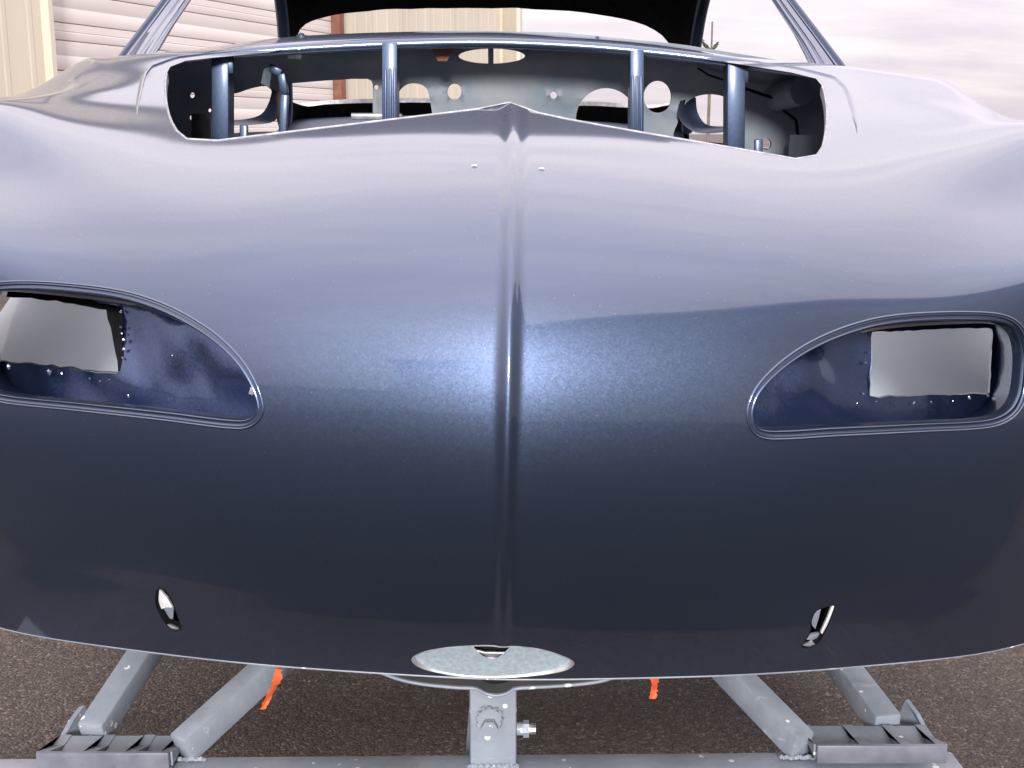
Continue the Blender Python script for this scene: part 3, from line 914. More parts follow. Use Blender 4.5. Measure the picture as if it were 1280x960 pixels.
# ---- dashboard bulkhead with its instrument holes
YD = 2.27
def dpt(x, y):
    p = atY(x, y, YD); return (p[0], p[2])
def circ(cx, cy, rx, ry=None, n=28):
    ry = ry or rx
    return [(cx + rx * math.cos(t), cy + ry * math.sin(t)) for t in np.linspace(0, 2 * math.pi, n, endpoint=False)]
def rnd(P, n=40): return [tuple(q) for q in smooth_closed(P, n)]
HOLES = [[(615 + 41 * math.cos(t), 71 + 9.3 * math.sin(t)) for t in np.linspace(1.68, 4.60, 22)], [(615 + 41 * math.cos(t), 71 + 9.3 * math.sin(t)) for t in np.linspace(-1.52, 1.52, 22)], circ(568, 114.5, 9, 10), circ(692, 119, 4.2, 4.6, 16), circ(470, 109, 3, 3, 12),
         circ(822, 121, 17.5, 20), circ(758, 149, 38, 39, 40), circ(958, 180, 6.5, 7.5, 16), circ(240, 119, 3.6, 3.8, 12), circ(240, 147, 4, 4, 12), circ(262, 138, 2.6, 2.6, 12),
         rnd([(496, 152), (496, 124), (500, 112), (508, 105.5), (517, 104), (527, 106), (534, 112), (537, 122), (537, 152)]),
         [(359, 108), (363, 104), (400, 101), (440, 98.5), (459, 98.5), (464.5, 101), (466, 106), (466, 175), (359, 185)],
         rnd([(276, 128), (300, 115), (318, 109), (334, 108), (342, 120), (346, 150), (348, 182), (276, 186)]),
         rnd([(848, 150), (852, 136), (862, 125), (876, 119), (895, 118), (912, 124), (918, 140), (918, 185), (846, 178)])]
outer = np.array([dpt(*q) for q in resample(np.array([(196, 72), (300, 58), (430, 46), (560, 40), (700, 42), (850, 57), (960, 75), (1052, 92), (1052, 270), (196, 270)], float), 120, True)])
Hs = [np.array([dpt(*q) for q in h]) for h in HOLES]
Vd, Td = fill(outer, Hs, 0.018)
def dash_depth(x, z):
    """the top is a forward-leaning shelf, the face carries pressed swages"""
    z = z - 0.0068 * YD - .0227 * 0
    top = np.clip((z - .062) / .05, 0, 1)
    yy = YD - .030 * top**1.5
    sw = np.exp(-((z - .045 - .012 * np.cos(x * 9))/.006)**2) * .006
    return yy - sw + .003 * np.sin(x * 14) * np.cos(z * 30)
Pd = np.stack([Vd[:, 0], dash_depth(Vd[:, 0], Vd[:, 1]), Vd[:, 1]], 1)
mb = MB(); mb.add(Pd, Td)
dash = cpart(mb, 'dash_bulkhead', M_DASH, None, angle=70)
for h in Hs:                                          # turned-in lip of every hole
    Ph = np.stack([h[:, 0], dash_depth(h[:, 0], h[:, 1]), h[:, 1]], 1)
    mb = MB(); mb.sweep(Ph, [(0, 0), (.010, 0)], [((0, 1, 0), (0, 0, 1))] * len(Ph), False, True)
    cpart(mb, 'hole_lip', M_DARK, dash)
# elbow duct inside the right opening and a curved bracket in the left one
def ribbon(pxs, Y, wid, mat, name, dY=.05):
    P = smooth_open([atY(x, y, Y) for x, y in pxs], 24)
    mb = MB(); mb.sweep(P, [(0, 0), (.004, .004), (dY, .002)], [((0, 1, 0), (0, 0, 1))] * 24); return cpart(mb, name, mat, None, angle=60)
ribbon([(846, 132), (851, 148), (862, 160), (880, 164), (920, 161)], YD + .012, 0, M_EDGE, 'duct_rim', .02)
V = []
P = smooth_open([atY(x, y, YD + .01) for x, y in [(870, 122), (872, 140), (882, 155), (900, 158), (920, 157)]], 18)
Q = smooth_open([atY(x, y, YD - .02) for x, y in [(850, 126), (848, 146), (862, 162), (882, 167), (922, 163)]], 18)
mb = MB(); mb.add(np.vstack([P, (P + Q) / 2 + (0, .01, 0), Q]), [(r * 18 + i, r * 18 + i + 1, (r + 1) * 18 + i + 1, (r + 1) * 18 + i) for r in range(2) for i in range(17)])
cpart(mb, 'duct_elbow', M_STRUT, None, angle=60)
P = smooth_open([atY(x, y, 2.25) for x, y in [(340, 112), (336, 128), (326, 143), (306, 149), (280, 150)]], 18)
Q = smooth_open([atY(x, y, 2.22) for x, y in [(350, 116), (349, 140), (342, 152), (318, 156), (280, 157)]], 18)
mb = MB(); mb.add(np.vstack([P, (P + Q) / 2 + (0, .006, 0), Q]), [(r * 18 + i, r * 18 + i + 1, (r + 1) * 18 + i + 1, (r + 1) * 18 + i) for r in range(2) for i in range(17)])
cpart(mb, 'duct_elbow', M_STRUT, None, angle=60)
# flank walls and fittings of the front compartment
for s in (-1, 1):
    V = []; rows, cols = 8, 12
    for i in range(rows):
        for j in range(cols):
            t, q = i / (rows - 1), j / (cols - 1)
            V.append((s * (.69 + .02 * math.sin(q * 9) * t - .03 * (1 - t)), 1.62 + .66 * q, -.20 + (.22 + .045 * q) * t))
    mb = MB(); mb.add(V, [(i * cols + j, i * cols + j + 1, (i + 1) * cols + j + 1, (i + 1) * cols + j) for i in range(rows - 1) for j in range(cols - 1)])
    cpart(mb, 'flank_wall', M_DASH, None, angle=60)
p = atY(985, 118, 2.24)
mb = MB(); mb.tube([p + (.015, -.04, .005), p + (0, -.01, 0), p + (-.012, .03, -.006)], .026, 14); cpart(mb, 'air_pipe', M_DASH)
p = atY(1003, 190, 2.2)
mb = MB(); mb.tube([p + (0, 0, -.06), p + (0, 0, .02), p + (0, 0, .03)], .024, 14); cpart(mb, 'fuse_housing', M_DASH)
mb = MB(); mb.tube([tuple(atY(x, y, 2.24)) for x, y in [(930, 110), (950, 117), (970, 124), (982, 140), (995, 150), (998, 175)]], .003, 6); cpart(mb, 'wiring_loom', M_BLACK)
mb = MB(); mb.tube([tuple(atY(x, y, 2.24)) for x, y in [(872, 85), (886, 94), (908, 101)]], .002, 6); cpart(mb, 'wiring_loom', M_BLACK)
p = atY(492, 148, 2.2)
mb = MB(); mb.tube([p + (-.075, 0, .002), p + (-.02, 0, .003), p + (.0, 0, 0)], .006, 8); mb.box(p, (.03, .02, .018), None, .003); cpart(mb, 'release_cable', M_EDGE)
mb = MB(); p = atY(249, 158, 2.23); mb.tube([p + (.0, 0, -.06), p + (0, 0, .016), p + (0, 0, .022)], .014, 12); cpart(mb, 'fuse_housing', M_DARK)
# floor of the compartment and inner nose so that no light leaks in from below
mb = MB(); mb.box((0, 1.86, -.42), (1.06, .84, .012)); cpart(mb, 'compartment_floor', M_DARK)

def sh(y): return -.042 * (np.asarray(y, float) - 1.75)
# ---- passenger cell: floor, sides, rear bulkhead and parcel shelf
mb = MB(); mb.box((0, 3.0, -.47), (1.40, 1.9, .03)); cpart(mb, 'floor_pan', M_DARK)
for s in (-1, 1):
    rows = [(-.47, .70), (-.30, .765), (-.12, .775), (-.045, .735), (-.043, .70)]
    ys = np.linspace(2.30, 4.3, 24)
    V = []
    for z, x in rows:
        for y in ys:
            V.append((sh(y) + s * (x - .05 * max(0, (y - 3.3))**2), y, z + .03 * math.sin((y - 2.3) * .9)))
    k = len(ys)
    mb = MB(); mb.add(V, [(r * k + i, r * k + i + 1, (r + 1) * k + i + 1, (r + 1) * k + i) for r in range(len(rows) - 1) for i in range(k - 1)])
    cpart(mb, 'door_and_flank', M_PAINT, None, angle=50)
    V = [(s * .62, 2.28, -.47), (s * .80, 2.28, -.47), (s * .80, 2.28, .06), (s * .62, 2.28, .06)]
    mb = MB(); mb.box((s * .71, 2.31, -.21), (.16, .02, .5)); cpart(mb, 'hinge_post', M_DARK)
    mb = MB(); mb.beam((s * .66 + sh(2.35), 2.35, -.26), (s * .66 + sh(3.65), 3.65, -.26), .02, .38); cpart(mb, 'door_card', M_BLACK)
mb = MB(); mb.beam((-.66, 3.45, -.25), (.54, 3.45, -.25), .02, .44); cpart(mb, 'rear_bulkhead', M_BLACK)
mb = MB(); V = []
for y, z in ((3.44, -.045), (3.45, -.022), (3.62, -.012), (3.95, .018), (4.03, .024), (4.10, .01)):
    for x in np.linspace(-.62, .62, 13): V.append((x + sh(y), y, z + .0068 * y - .06 * x * x))
mb.add(V, [(r * 13 + i, r * 13 + i + 1, (r + 1) * 13 + i + 1, (r + 1) * 13 + i) for r in range(5) for i in range(12)])
cpart(mb, 'parcel_shelf', M_STRUT, None, angle=30)

# ---- roof: one skin from screen header over the rear window down to the deck, black lining inside
RV = np.array([2.72, 2.95, 3.15, 3.30, 3.45, 3.65, 3.85, 4.05, 4.30, 4.60])
R_ZC = np.array([.50, .535, .530, .505, .465, .365, .235, .105, .0, -.12])
R_ZE = np.array([.43, .43, .40, .30, .05, -.04, -.04, -.05, -.10, -.30])
R_HW = np.array([.53, .54, .55, .553, .563, .61, .64, .65, .64, .60])
def roof(th, y, inset=0.0):
    zc = np.interp(y, RV, R_ZC) + .0068 * y - inset; ze = np.interp(y, RV, R_ZE) - inset * .3; hw = np.interp(y, RV, R_HW) - inset
    s, c = np.sin(th), np.clip(np.cos(th), 0, 1)
    return np.stack([sh(y) + hw * np.sign(s) * np.abs(s)**.85, y - .0 * s, ze + (zc - ze) * c**.72], -1)
RVs = np.linspace(RV[0], RV[-1], 60)
def smooth_tab(A):
    B = spline_basis(np.interp(RVs, RV, np.arange(len(RV))), len(RV)); return B @ A
R_ZC2, R_ZE2, R_HW2 = np.interp(RVs, RV, R_ZC), np.interp(RVs, RV, R_ZE), np.interp(RVs, RV, R_HW)
for A in (R_ZC2, R_ZE2, R_HW2):
    for _ in range(3): A[1:-1] = (A[:-2] + 2 * A[1:-1] + A[2:]) / 4
RV, R_ZC, R_ZE, R_HW = RVs, R_ZC2, R_ZE2, R_HW2
def roof_solve(px):
    th, yy = np.meshgrid(np.linspace(-1.3, 1.3, 160), np.linspace(3.2, 4.2, 160))
    P = roof(th.ravel(), yy.ravel(), .014); pr = project(P); out = []
    for q in px:
        k = int(np.argmin(np.hypot(*(pr - np.array(q)).T))); out.append((th.ravel()[k], yy.ravel()[k]))
    return np.array(out)
win_px = [(366, 50), (372, 39), (384, 30), (402, 23), (432, 16), (500, 11), (570, 9.5), (640, 10), (700, 13), (750, 18.5), (798, 29), (822, 40), (838, 56),
          (845, 85), (848, 112), (842, 132), (800, 134), (700, 131), (600, 129), (480, 128), (400, 131), (366, 133), (357, 115), (358, 80)]
wl_ = smooth_closed(roof_solve(smooth_closed(win_px, 44)), 70)
gt, gy = np.meshgrid(np.linspace(-math.pi / 2, math.pi / 2, 60), np.linspace(2.72, 4.6, 70))
g = np.stack([gt.ravel(), gy.ravel()], 1)
Vr, Tr = cdt(g, [wl_], .012)
mb = MB(); mb.add(roof(Vr[:, 0], Vr[:, 1]), Tr); cpart(mb, 'roof_skin', M_PAINT, None, angle=60)
mb = MB(); mb.add(roof(Vr[:, 0], Vr[:, 1], .014), Tr); cpart(mb, 'roof_lining', M_BLACK, None, angle=60)
Pw0, Pw1 = roof(wl_[:, 0], wl_[:, 1], .0), roof(wl_[:, 0], wl_[:, 1], .0145)
k = len(wl_)
mb = MB(); mb.add(np.vstack([Pw0, Pw1]), [(i, (i + 1) % k, k + (i + 1) % k, k + i) for i in range(k)]); cpart(mb, 'rear_window_flange', M_EDGE)
# painted front edges of the rear pillars
for s in (-1, 1):
    yy = np.linspace(2.9, 3.52, 20)
    P = roof(np.full(20, s * math.pi / 2), yy, .004)
    mb = MB(); mb.tube([tuple(p) for p in P], (.016, .012), 8); cpart(mb, 'side_window_frame', M_STRUT)

# ---- windscreen pillars: stepped sections running up to the header
def pillar(outer_px, inner_px, s):
    n = 14
    ys = np.linspace(2.16, 2.36, n)
    O = resample(np.array(outer_px, float), n, False); I = resample(np.array(inner_px, float), n, False)
    Po = np.array([atY(*O[i], ys[i]) for i in range(n)]); Pi = np.array([atY(*I[i], ys[i]) for i in range(n)])
    # carry on straight up to the header, leaning in
    d = (Po[-1] - Po[-4]); d /= np.linalg.norm(d); d2 = (Pi[-1] - Pi[-4]); d2 /= np.linalg.norm(d2)
    ext = np.linspace(.03, .42, 8)
    Po = np.vstack([Po, [Po[-1] + d * e + np.array((s * -.10 * e * e, 0, -.15 * e * e)) for e in ext]]); Pi = np.vstack([Pi, [Pi[-1] + d2 * e + np.array((s * -.10 * e * e, 0, -.15 * e * e)) for e in ext]])
    secs = [(0.0, .03), (0.0, .004), (.07, -.002), (.16, -.003), (.20, .004), (.24, -.004), (.52, -.007), (.58, .000), (.63, .001), (.67, -.003), (.80, -.004), (.84, .004), (.90, .005), (.94, .001), (1.0, .006), (1.0, .035)]
    mats = []
    mb = MB(); V = []
    for a, b in zip(Po, Pi):
        for q, dep in secs: V.append(a * (1 - q) + b * q + np.array((0, dep, dep * .3)))
    k = len(secs)
    mb.add(V, [(i * k + j, i * k + j + 1, (i + 1) * k + j + 1, (i + 1) * k + j) for i in range(len(Po) - 1) for j in range(k - 1)])
    cpart(mb, 'windscreen_pillar', M_PAINT, None, angle=25)
    mb = MB(); mb.tube([tuple(p + np.array((s * .003, .002, 0))) for p in Po], (.005, .005), 6); cpart(mb, 'drip_rail', M_STRUT)
    return Po, Pi
pl = pillar([(143, 84), (175, 42), (207, 0)], [(193, 68), (212, 36), (238, -2)], -1)
pr_ = pillar([(1069, 106), (1028, 52), (988, 0)], [(1022, 97), (998, 50), (964, -2)], 1)
hd = smooth_open([pl[0][-1] * .5 + pl[1][-1] * .5, (-.35, 2.70, .50), (-.02, 2.69, .515), (.33, 2.70, .50), pr_[0][-1] * .5 + pr_[1][-1] * .5], 40)
mb = MB(); mb.tube([tuple(p) for p in hd], (.04, .022), 10); cpart(mb, 'windscreen_header', M_PAINT)

# ---------------------------------------------------------------- the dolly
dolly = empty('body_dolly', (0, 1.4, 0.0))
tag(dolly, 'grey painted steel dolly frame of square tubes carrying the car shell', 'dolly')
DREF = np.array((0, 1.4, 0.0))
def dpart(mb, name, parent=None, mat=None, **k):
    mb.v = [tuple(np.asarray(p) - DREF) for p in mb.v]
    return mb.build(name, mat or M_STEEL, parent or dolly, **k)
RZ = 0.290                                            # top of the front rail
a, b = w_atZ(-120, 949, RZ), w_atZ(1190, 938, RZ)   # back edge of its top face
ya = a[1] - .0375; yb = b[1] - .0375
mb = MB(); mb.beam((a[0] - .02, ya, RZ - .036), (b[0], yb, RZ - .036), .075, .075, bev=.006); dpart(mb, 'front_rail')
mb = MB(); mb.box((b[0] - .004, yb, RZ - .036), (.010, .066, .066), None, .002); dpart(mb, 'end_cap')
for x, y in ((a[0] + .05, ya), (b[0] - .05, yb), (-.03, 4.1)):
    mb = MB(); mb.cyl((x - .02, y, .055), (x + .02, y, .055), .055, 20); dpart(mb, 'caster_wheel', mat=M_BLACK)
    mb = MB(); mb.box((x - .03, y, .12), (.006, .05, .14)); mb.box((x + .03, y, .12), (.006, .05, .14)); mb.box((x, y, .195), (.07, .07, .01)); dpart(mb, 'caster_fork')
mb = MB(); mb.beam((-.035, ya + .05, RZ - .045), (-.035, 4.15, RZ - .045), .05, .05, bev=.005); dpart(mb, 'spine_rail')
mb = MB(); mb.beam((-.55, 3.9, RZ - .045), (.5, 3.9, RZ - .045), .05, .05, bev=.005); dpart(mb, 'rear_rail')

def bracket(x0, x1, ytop_front, ybot_front, ytop_back, off_x):
    """open tray of plates welded on the rail: front plate, back plate, gussets"""
    zf = RZ + .005
    fl, fr = w_atY(x0, ybot_front, 1.325), w_atY(x1, ybot_front, 1.325)
    tl, tr = w_atY(x0, ytop_front, 1.325), w_atY(x1, ytop_front, 1.325)
    h = tl[2] - fl[2]
    z0 = fl[2]; w = fr[0] - fl[0]; cx = (fl[0] + fr[0]) / 2
    root = MB(); root.box((cx, 1.325, z0 + h / 2), (w, .007, h), None, .0015)
    root = dpart(root, 'bracket_front_plate', mat=M_STEELDARK)
    yb_ = 1.325 + .085
    bl = w_atY(x0 + off_x, ytop_back, yb_); zt = bl[2]
    bw = w * .93
    mb = MB(); mb.box((cx + off_x / F * 1.4 * .5, yb_, zt - .019), (bw, .007, .038), None, .0015); dpart(mb, 'bracket_back_plate')
    mb = MB(); mb.box((cx, 1.367, z0 + .004), (w, .076, .004)); dpart(mb, 'bracket_floor')
    for q in (-.47, -.12, .20, .47):
        mb = MB(); X = cx + q * w
        V = [(X - .007, 1.330, z0 + .007), (X - .007, yb_ - .004, z0 + .007), (X - .007, yb_ - .004, zt - .004), (X - .007, 1.330, z0 + h * .92)]
        V += [(x + .014, y, z) for x, y, z in V]
        mb.add(V, [(0, 1, 2, 3), (7, 6, 5, 4), (0, 4, 5, 1), (1, 5, 6, 2), (2, 6, 7, 3), (3, 7, 4, 0)]); dpart(mb, 'gusset', smooth=False)
    return cx, w, z0, zt
bl_ = bracket(48, 213, 940, 966, 922, 22)
br_ = bracket(1020, 1182, 931, 953, 910, -22)

def leg(base_px, base_Y, top_px, top_Y, w, h):
    p, q = w_atY(*base_px, base_Y), w_atY(*top_px, top_Y)
    d = (q - p); q2 = q + d * .9; p2 = p - d * .04
    mb = MB(); mb.beam(tuple(p2), tuple(q2), w, h, bev=.004)
    return dpart(mb, 'leg'), p, q
leg((118, 914), 1.42, (184, 812), 1.56, .036, .034)
leg((231, 932), 1.36, (338, 834), 1.47, .030, .038)
leg((1107, 905), 1.42, (1052, 832), 1.55, .036, .034)
leg((1000, 930), 1.36, (920, 848), 1.47, .030, .038)
for lx, ly, Yb in ((231, 932, 1.352), (1000, 930, 1.352)):          # weld beads where the arms meet the rail
    p = w_atY(lx, ly, Yb); mb = MB()
    for q in range(16):
        mb.blob(p + np.array((-.022 + .044 * q / 15, .0, -.018 + random.uniform(-.001, .001))), (.0034, .003, .003), 1, .3)
    dpart(mb, 'weld_bead')
for px, py in ((82, 912), (1148, 904)):               # upright ears beside the outer legs
    p = w_atY(px, py, 1.43)
    s = 1 if px < 600 else -1
    mb = MB(); V = [p + (-.016 * s, -.03, -.03), p + (.018 * s, .03, -.01), p + (.012 * s, .02, .022), p + (.004 * s, .0, .012)]
    V = [tuple(v) for v in V] + [tuple(np.array(v) + (.006, 0.004, 0)) for v in V]
    mb.add(V, [(0, 1, 2, 3), (7, 6, 5, 4), (0, 4, 5, 1), (1, 5, 6, 2), (2, 6, 7, 3), (3, 7, 4, 0)]); dpart(mb, 'ear_plate', smooth=False)
# centre post with its clamp bolts
p0, p1 = w_atY(587, 950, 1.34), w_atY(646, 950, 1.34)
pw = p1[0] - p0[0]; pc = (p0[0] + p1[0]) / 2
mb = MB(); mb.beam((pc, 1.34 + pw / 2, RZ), (pc, 1.34 + pw / 2, RZ + .26), pw, pw, up=(0, 1, 0), bev=.005); post = dpart(mb, 'centre_post')
c = w_atY(612, 902, 1.338)
mb = MB(); mb.cyl(c + (0, .002, .004), c + (0, -.004, .004), .0145, 18); dpart(mb, 'weld_nut', post)
mb = MB(); mb.cyl(c + (0, -.004, -.003), c + (0, -.014, -.003), .0105, 6); dpart(mb, 'bolt', post)
for k in range(9):
    pass
mb = MB()
for k in range(12):
    t = k / 12 * 2 * math.pi; mb.blob(c + np.array((.0145 * math.cos(t), -.001, .004 + .0145 * math.sin(t))), .0036, 1, .3)
dpart(mb, 'weld_bead', post)
c = w_atY(648, 911, 1.36)
mb = MB(); mb.cyl(c + (-.004, 0, 0), c + (.012, 0, 0), .008, 14); mb.cyl(c + (.006, 0, 0), c + (.013, 0, 0), .0105, 6); dpart(mb, 'clamp_nut', post)
mb = MB(); mb.cyl(c + (.012, 0, 0), c + (.016, 0, 0), .0058, 10)
for q in range(4): mb.cyl(c + (.0155 + .0016 * q, 0, 0), c + (.0163 + .0016 * q, 0, 0), .0068, 10)
dpart(mb, 'clamp_bolt', post, M_EDGE)
mb = MB()
for k in range(26):
    mb.blob((pc - pw / 2 + pw * k / 25, 1.339, RZ + .003 + random.uniform(-.001, .001)), .0032, 1, .3)
dpart(mb, 'weld_bead', post)

# ---------------------------------------------------------------- orange ribbons tied under the nose
def ribbon_tail(pxs, Y, wpx, label):
    P = [w_atY(x, y, Y) for x, y in pxs]
    o0 = P[0]
    r = empty('marker_ribbon', tuple(o0))
    P = smooth_open(P, 22)
    for j, hw in enumerate(wpx):
        V = []
        for i, p in enumerate(P):
            t = i / 21
            w = hw / F * Y * (.75 + .35 * math.sin(t * 4 + j))
            tw = .9 * math.sin(t * 3.2 + j * 1.4)
            p = p + RNG.normal(0, .0005, 3) * (1 if 0 < i else 0); w *= RNG.uniform(.72, 1.2)
            V += [p + np.array((-w * math.cos(tw), -w * math.sin(tw) + .004 * j, 0)) - o0, p + np.array((0, .002 * math.sin(t * 9), 0)) + (0, .004 * j, 0) - o0, p + np.array((w * math.cos(tw), w * math.sin(tw) + .004 * j, 0)) - o0]
        V2_ = V + [v + np.array((0, .0006, 0)) for v in V]
        n = len(V)
        fc = [(i * 3 + k, i * 3 + k + 1, i * 3 + k + 4, i * 3 + k + 3) for i in range(21) for k in range(2)]
        fc += [tuple(n + q for q in f[::-1]) for f in fc]
        mb = MB(); mb.add(V2_, fc); mb.build('ribbon_tail', M_TAPE, r, recalc=False)
    tag(r, label, 'ribbon', 'orange ribbons hanging under the nose')
ribbon_tail([(348, 836), (346, 851), (342, 860), (336, 870), (332, 880), (328, 887)], 1.40, (6.5, 4.5), 'frayed orange ribbon slanting down beside the inner left dolly leg')
ribbon_tail([(819, 836), (819, 850), (818, 858), (817, 866), (816, 874)], 1.36, (8.0, 6.5), 'short straight red-orange ribbon hanging right of the centre post')

# ---------------------------------------------------------------- setting: yard
N = 40
gx = np.concatenate([-np.geomspace(700, 4, 14), np.linspace(-3.2, 3.2, 9), np.geomspace(4, 700, 14)])
gyv = np.concatenate([-np.geomspace(700, 4, 14), np.linspace(-3, 9, 13), np.geomspace(10.5, 900, 16)])
V = [(x, y, 0.0) for y in gyv for x in gx]
k = len(gx)
g_o = link_mesh('ground', V, [(j * k + i, j * k + i + 1, (j + 1) * k + i + 1, (j + 1) * k + i) for j in range(len(gyv) - 1) for i in range(k - 1)], M_GROUND, None, False)
tag(g_o, kind='structure')
def dark_strip_mat():
    m, n, l, b = new_mat('dark_strip')
    x = noise(n, l, 120, 6, 0.65); y_ = noise(n, l, 1.6, 5)
    r1 = ramp2(n, l, x.outputs['Fac'], 0.3, (0.018, 0.018, 0.020), 0.72, (0.055, 0.053, 0.053))
    r2 = ramp2(n, l, y_.outputs['Fac'], 0.3, (0.7, 0.7, 0.7), 0.7, (1.2, 1.2, 1.2))
    mu = n.new('ShaderNodeMixRGB'); mu.blend_type = 'MULTIPLY'; mu.inputs[0].default_value = 1
    l.new(r1.outputs[0], mu.inputs[1]); l.new(r2.outputs[0], mu.inputs[2]); l.new(mu.outputs[0], b.inputs['Base Color'])
    b.inputs['Roughness'].default_value = 0.9; b.inputs['Specular IOR Level'].default_value = 0.2
    bump(n, l, x.outputs['Fac'], 0.6, 0.004, b.inputs['Normal'])
    return m
_e = np.linspace(-9, 9, 31)
V = [(x, (-12, -4, .4, 1.16)[j] + (0.03 * math.sin(x * 3.1) + .015 * math.sin(x * 11) if j == 3 else 0), 0.004) for j in range(4) for x in _e]
ap = link_mesh('added_dark_strip', V, [(j * 31 + i, j * 31 + i + 1, (j + 1) * 31 + i + 1, (j + 1) * 31 + i) for j in range(3) for i in range(30)], dark_strip_mat(), None, False)  # unseen dark ground strip, added so the lower nose reflects dark
tag(ap, kind='structure')

mb = MB()
for k in range(320):
    y = random.uniform(1.55, 3.4); x = random.uniform(-.52, .52) * y
    q = random.uniform(.002, .0045) * (1.6 if random.random() < .05 else 1)
    c0 = (x, y, q * .35)
    V = [(c0[0] + q * math.cos(a_ + k) * random.uniform(.7, 1.2), c0[1] + q * math.sin(a_ + k) * random.uniform(.7, 1.2), 0.0) for a_ in np.linspace(0, 6.28, 6)[:-1]]
    V += [(c0[0] + (vx - c0[0]) * .6, c0[1] + (vy - c0[1]) * .6, q * random.uniform(.6, 1.0)) for vx, vy, _ in V]
    mb.add(V, [(i, (i + 1) % 5, 5 + (i + 1) % 5, 5 + i) for i in range(5)] + [(5, 6, 7, 8, 9)])
M_STONE = plain('loose_stone', (0.09, 0.075, 0.065), (0.20, 0.17, 0.145), rough=0.85, scale=9)
tag(mb.build('loose_gravel', M_STONE, None, smooth=False), kind='stuff')

# ---------------------------------------------------------------- the cream warehouse behind
WA, WB = -7.4, 0.37
def wp(Y): return np.array((WA + WB * Y, Y))
WD = np.array((WB, 1.0)); WD /= np.linalg.norm(WD)
WN = np.array((WD[1], -WD[0]))                        # towards the yard
ORG = wp(9.94)
shed = empty('warehouse', (ORG[0], ORG[1], 0), (0, 0, math.atan2(WD[1], WD[0])))
tag(shed, 'cream metal warehouse with a pale roll-up door behind the car on the left', 'building')
# local frame: x along the wall (away from the camera), -y towards the yard
def sY(Y): return float(np.linalg.norm(wp(Y) - ORG)) * (1 if Y >= 9.94 else -1)
S_D1, S_C0, S_C1 = sY(14.42), sY(19.45), sY(20.25)
H = 5.2
def clad(x0, x1, z0, z1, name='cladding_panel', mat=M_CREAM, pitch=.225):
    n = max(1, int(round((x1 - x0) / .9))); w = (x1 - x0) / n
    for i in range(n):
        xa, xb = x0 + i * w, x0 + (i + 1) * w
        xs, ys = [xa + .002], [0.0]
        m = max(1, int((xb - xa) / pitch)); pw_ = (xb - xa) / m
        for q in range(m):
            c_ = xa + (q + .5) * pw_
            xs += [c_ - .035, c_ - .02, c_ + .02, c_ + .035]; ys += [0, -.0035, -.0035, 0]
        xs.append(xb - .002); ys.append(0.0)
        V = [(x, y, z0) for x, y in zip(xs, ys)] + [(x, y, z1) for x, y in zip(xs, ys)]
        k = len(xs)
        mb = MB(); mb.add(V, [(j, j + 1, k + j + 1, k + j) for j in range(k - 1)]); mb.build(name, mat, shed, smooth=False)
DH = 4.1
clad(-6.0, -.02, .0, H)
clad(.0, S_D1 + .1, DH + .12, H)
clad(S_D1 + .13, S_C0, .0, H)
# door slats of two alternating heights
z = .03; i = 0; me_cache = {}
while z < DH:
    h_ = (.24, .14)[i % 2]
    h_ = min(h_, DH - z + .02)
    key = round(h_, 3)
    if key not in me_cache:
        L = S_D1
        prof = [(0.016, 0.001), (0.002, 0.004), (0.0, 0.009), (.0005, h_ * .46), (.003, h_ * .485), (.003, h_ * .515), (.0005, h_ * .54), (0.0, h_ - .009), (0.016, h_ - .001)]
        V = [(x, y + .03, zz) for x in (0.0, L / 2, L) for y, zz in prof]
        kk = len(prof)
        mb = MB(); mb.add(V, [(a_ * kk + j, a_ * kk + j + 1, (a_ + 1) * kk + j + 1, (a_ + 1) * kk + j) for a_ in range(2) for j in range(kk - 1)])
        o = mb.build('door_slat', M_SLAT, shed, angle=25); me_cache[key] = o.data
    else:
        o = bpy.data.objects.new('door_slat', me_cache[key]); COL.objects.link(o); o.parent = shed
    o.location = (0, 0, z)
    z += h_; i += 1
mb = MB(); mb.box((S_D1 + .06, -.02, DH / 2), (.11, .12, DH)); mb.build('door_jamb', M_RUST, shed)
mb = MB(); mb.box((-.01, -.02, DH / 2), (.05, .12, DH)); mb.build('door_jamb', M_CREAM, shed)
mb = MB(); mb.box((S_D1 / 2, -.02, DH + .06), (S_D1 + .2, .12, .12)); mb.build('door_head', M_CREAM, shed)
mb = MB(); mb.box(((S_C0 + S_C1) / 2, -.015, H / 2), ((S_C1 - S_C0) * .96, .07, H)); mb.build('corner_trim', M_TRIM, shed)
mb = MB(); mb.box((S_C1 - .12, -.065, H / 2), (.14, .08, H - .2), None, .02); mb.build('downpipe', M_CREAM, shed)
mb = MB()
D = 14.0
mb.add([(-6, .05, 0), (S_C1, .05, 0), (S_C1, D, 0), (-6, D, 0), (-6, .05, H), (S_C1, .05, H), (S_C1, D, H), (-6, D, H)],
       [(0, 3, 7, 4), (1, 5, 6, 2), (2, 6, 7, 3), (0, 4, 5, 1)]); mb.build('wall', M_CREAM, shed, smooth=False)
mb = MB()
mb.add([(-6.2, -.25, H), (S_C1 + .2, -.25, H), (S_C1 + .2, D / 2, H + 1.4), (-6.2, D / 2, H + 1.4), (S_C1 + .2, D + .2, H), (-6.2, D + .2, H),
        (-6.2, -.25, H - .12), (S_C1 + .2, -.25, H - .12), (S_C1 + .2, D + .2, H - .12), (-6.2, D + .2, H - .12)],
       [(0, 1, 2, 3), (3, 2, 4, 5), (0, 6, 7, 1), (5, 4, 8, 9), (1, 7, 8, 4, 2), (0, 3, 5, 9, 6), (6, 9, 8, 7)]); mb.build('roof', M_ROOF, shed, smooth=False)

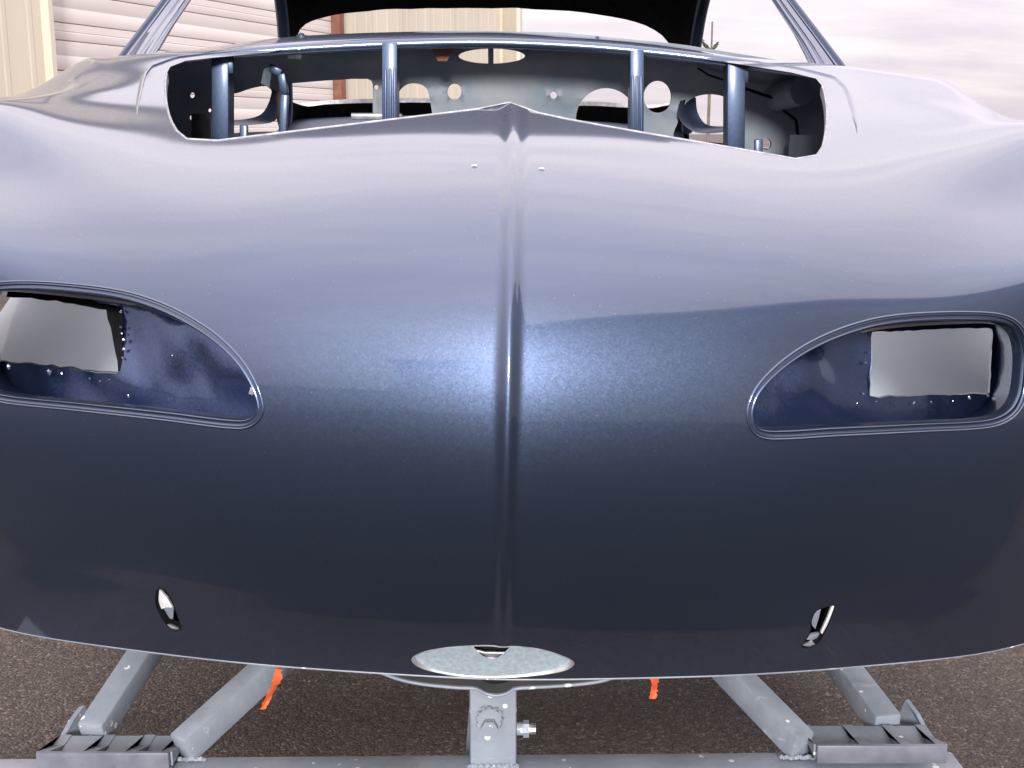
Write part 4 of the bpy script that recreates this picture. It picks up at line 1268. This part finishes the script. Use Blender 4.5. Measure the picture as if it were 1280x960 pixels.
# ---------------------------------------------------------------- pole and palm beyond the yard on the right
PY = 46.0
pb = w_atY(890.5, 27, PY)
mb = MB(); mb.tube([(0, 0, 0), (0, 0, pb[2] * .5), (0, 0, pb[2])], .034, 8)
pole = mb.build('utility_pole', M_BARK); pole.location = (pb[0], PY, 0)
tag(pole, 'thin grey pole standing beyond the yard, seen above the cowl on the right', 'pole')
TY = 40.0
tb = w_atY(888, 55, TY)
tree = empty('palm_tree', (tb[0], TY, 0))
tag(tree, 'small dark palm with few drooping fronds at the foot of the thin pole', 'tree')
mb = MB(); mb.tube([(0, 0, 0), (.02, 0, tb[2] * .5), (.0, 0, tb[2] - .12)], .05, 8); mb.build('trunk', M_BARK, tree)
mb = MB()
for k in range(44):
    side = -1 if k % 5 < 3 else 1
    t = random.random()
    cx = side * (.06 + .20 * t); cz = tb[2] - .16 + .23 * t + random.uniform(-.05, .05)
    if side > 0: cx *= .9; cz -= .03 + .02 * t
    L_ = random.uniform(.05, .10); an = random.uniform(-.5, .9) * side
    dxv = np.array((math.cos(an) * side, random.uniform(-.4, .4), math.sin(abs(an)))) * L_
    wv = np.array((-.2, random.uniform(-1, 1), 1.0)) * .028
    c_ = np.array((cx, random.uniform(-.12, .12), cz))
    mb.add([c_ - dxv, c_ + wv, c_ + dxv, c_ - wv], [(0, 1, 2, 3)])
mb.build('crown', M_LEAF, tree, smooth=False, recalc=False)

# ---------------------------------------------------------------- buildings across the yard behind the camera (they show in the paint)
def far_shed(x0, y0, x1, y1, h, depth, label, door=None, mat=M_GREYWALL):
    d = np.array((x1 - x0, y1 - y0)); L = np.linalg.norm(d); an = math.atan2(d[1], d[0])
    r = empty('storage_building', (x0, y0, 0), (0, 0, an)); tag(r, label, 'building')
    n = max(2, int(L / 3.2)); w = L / n
    for i in range(n):
        mb = MB(); mb.box((w * (i + .5), -.1, h / 2), (w - .05, .2, h)); mb.build('wall_panel', mat, r, smooth=False)
    mb = MB(); mb.box((L / 2, -depth / 2 - .2, h / 2 - .06), (L - .1, depth, h - .12)); mb.build('wall', mat, r, smooth=False)
    mb = MB(); mb.box((L / 2, -depth / 2, h + .10), (L + .4, depth + .6, .2)); mb.build('roof', M_ROOF, r, smooth=False)
    if door:
        for a_, b_, zt in door:
            mb = MB(); mb.box(((a_ + b_) / 2, .03, zt / 2), (b_ - a_, .06, zt)); mb.build('door', M_DOORGREY, r, smooth=False)
    return r
far_shed(1.0, -5.3, 6.2, .3, 5.2, 6, 'grey storage building close behind the camera, mirrored right of the nose crease', [(2.9, 6.9, 3.3)])
far_shed(-4.6, -9.7, -1.6, -9.7, 5.0, 6, 'narrow grey storage building mirrored left of the nose crease', [(.9, 1.8, 2.1)])
far_shed(-52, -30, -9, -38, 4.6, 10, 'low distant grey shed mirrored at the left of the nose')
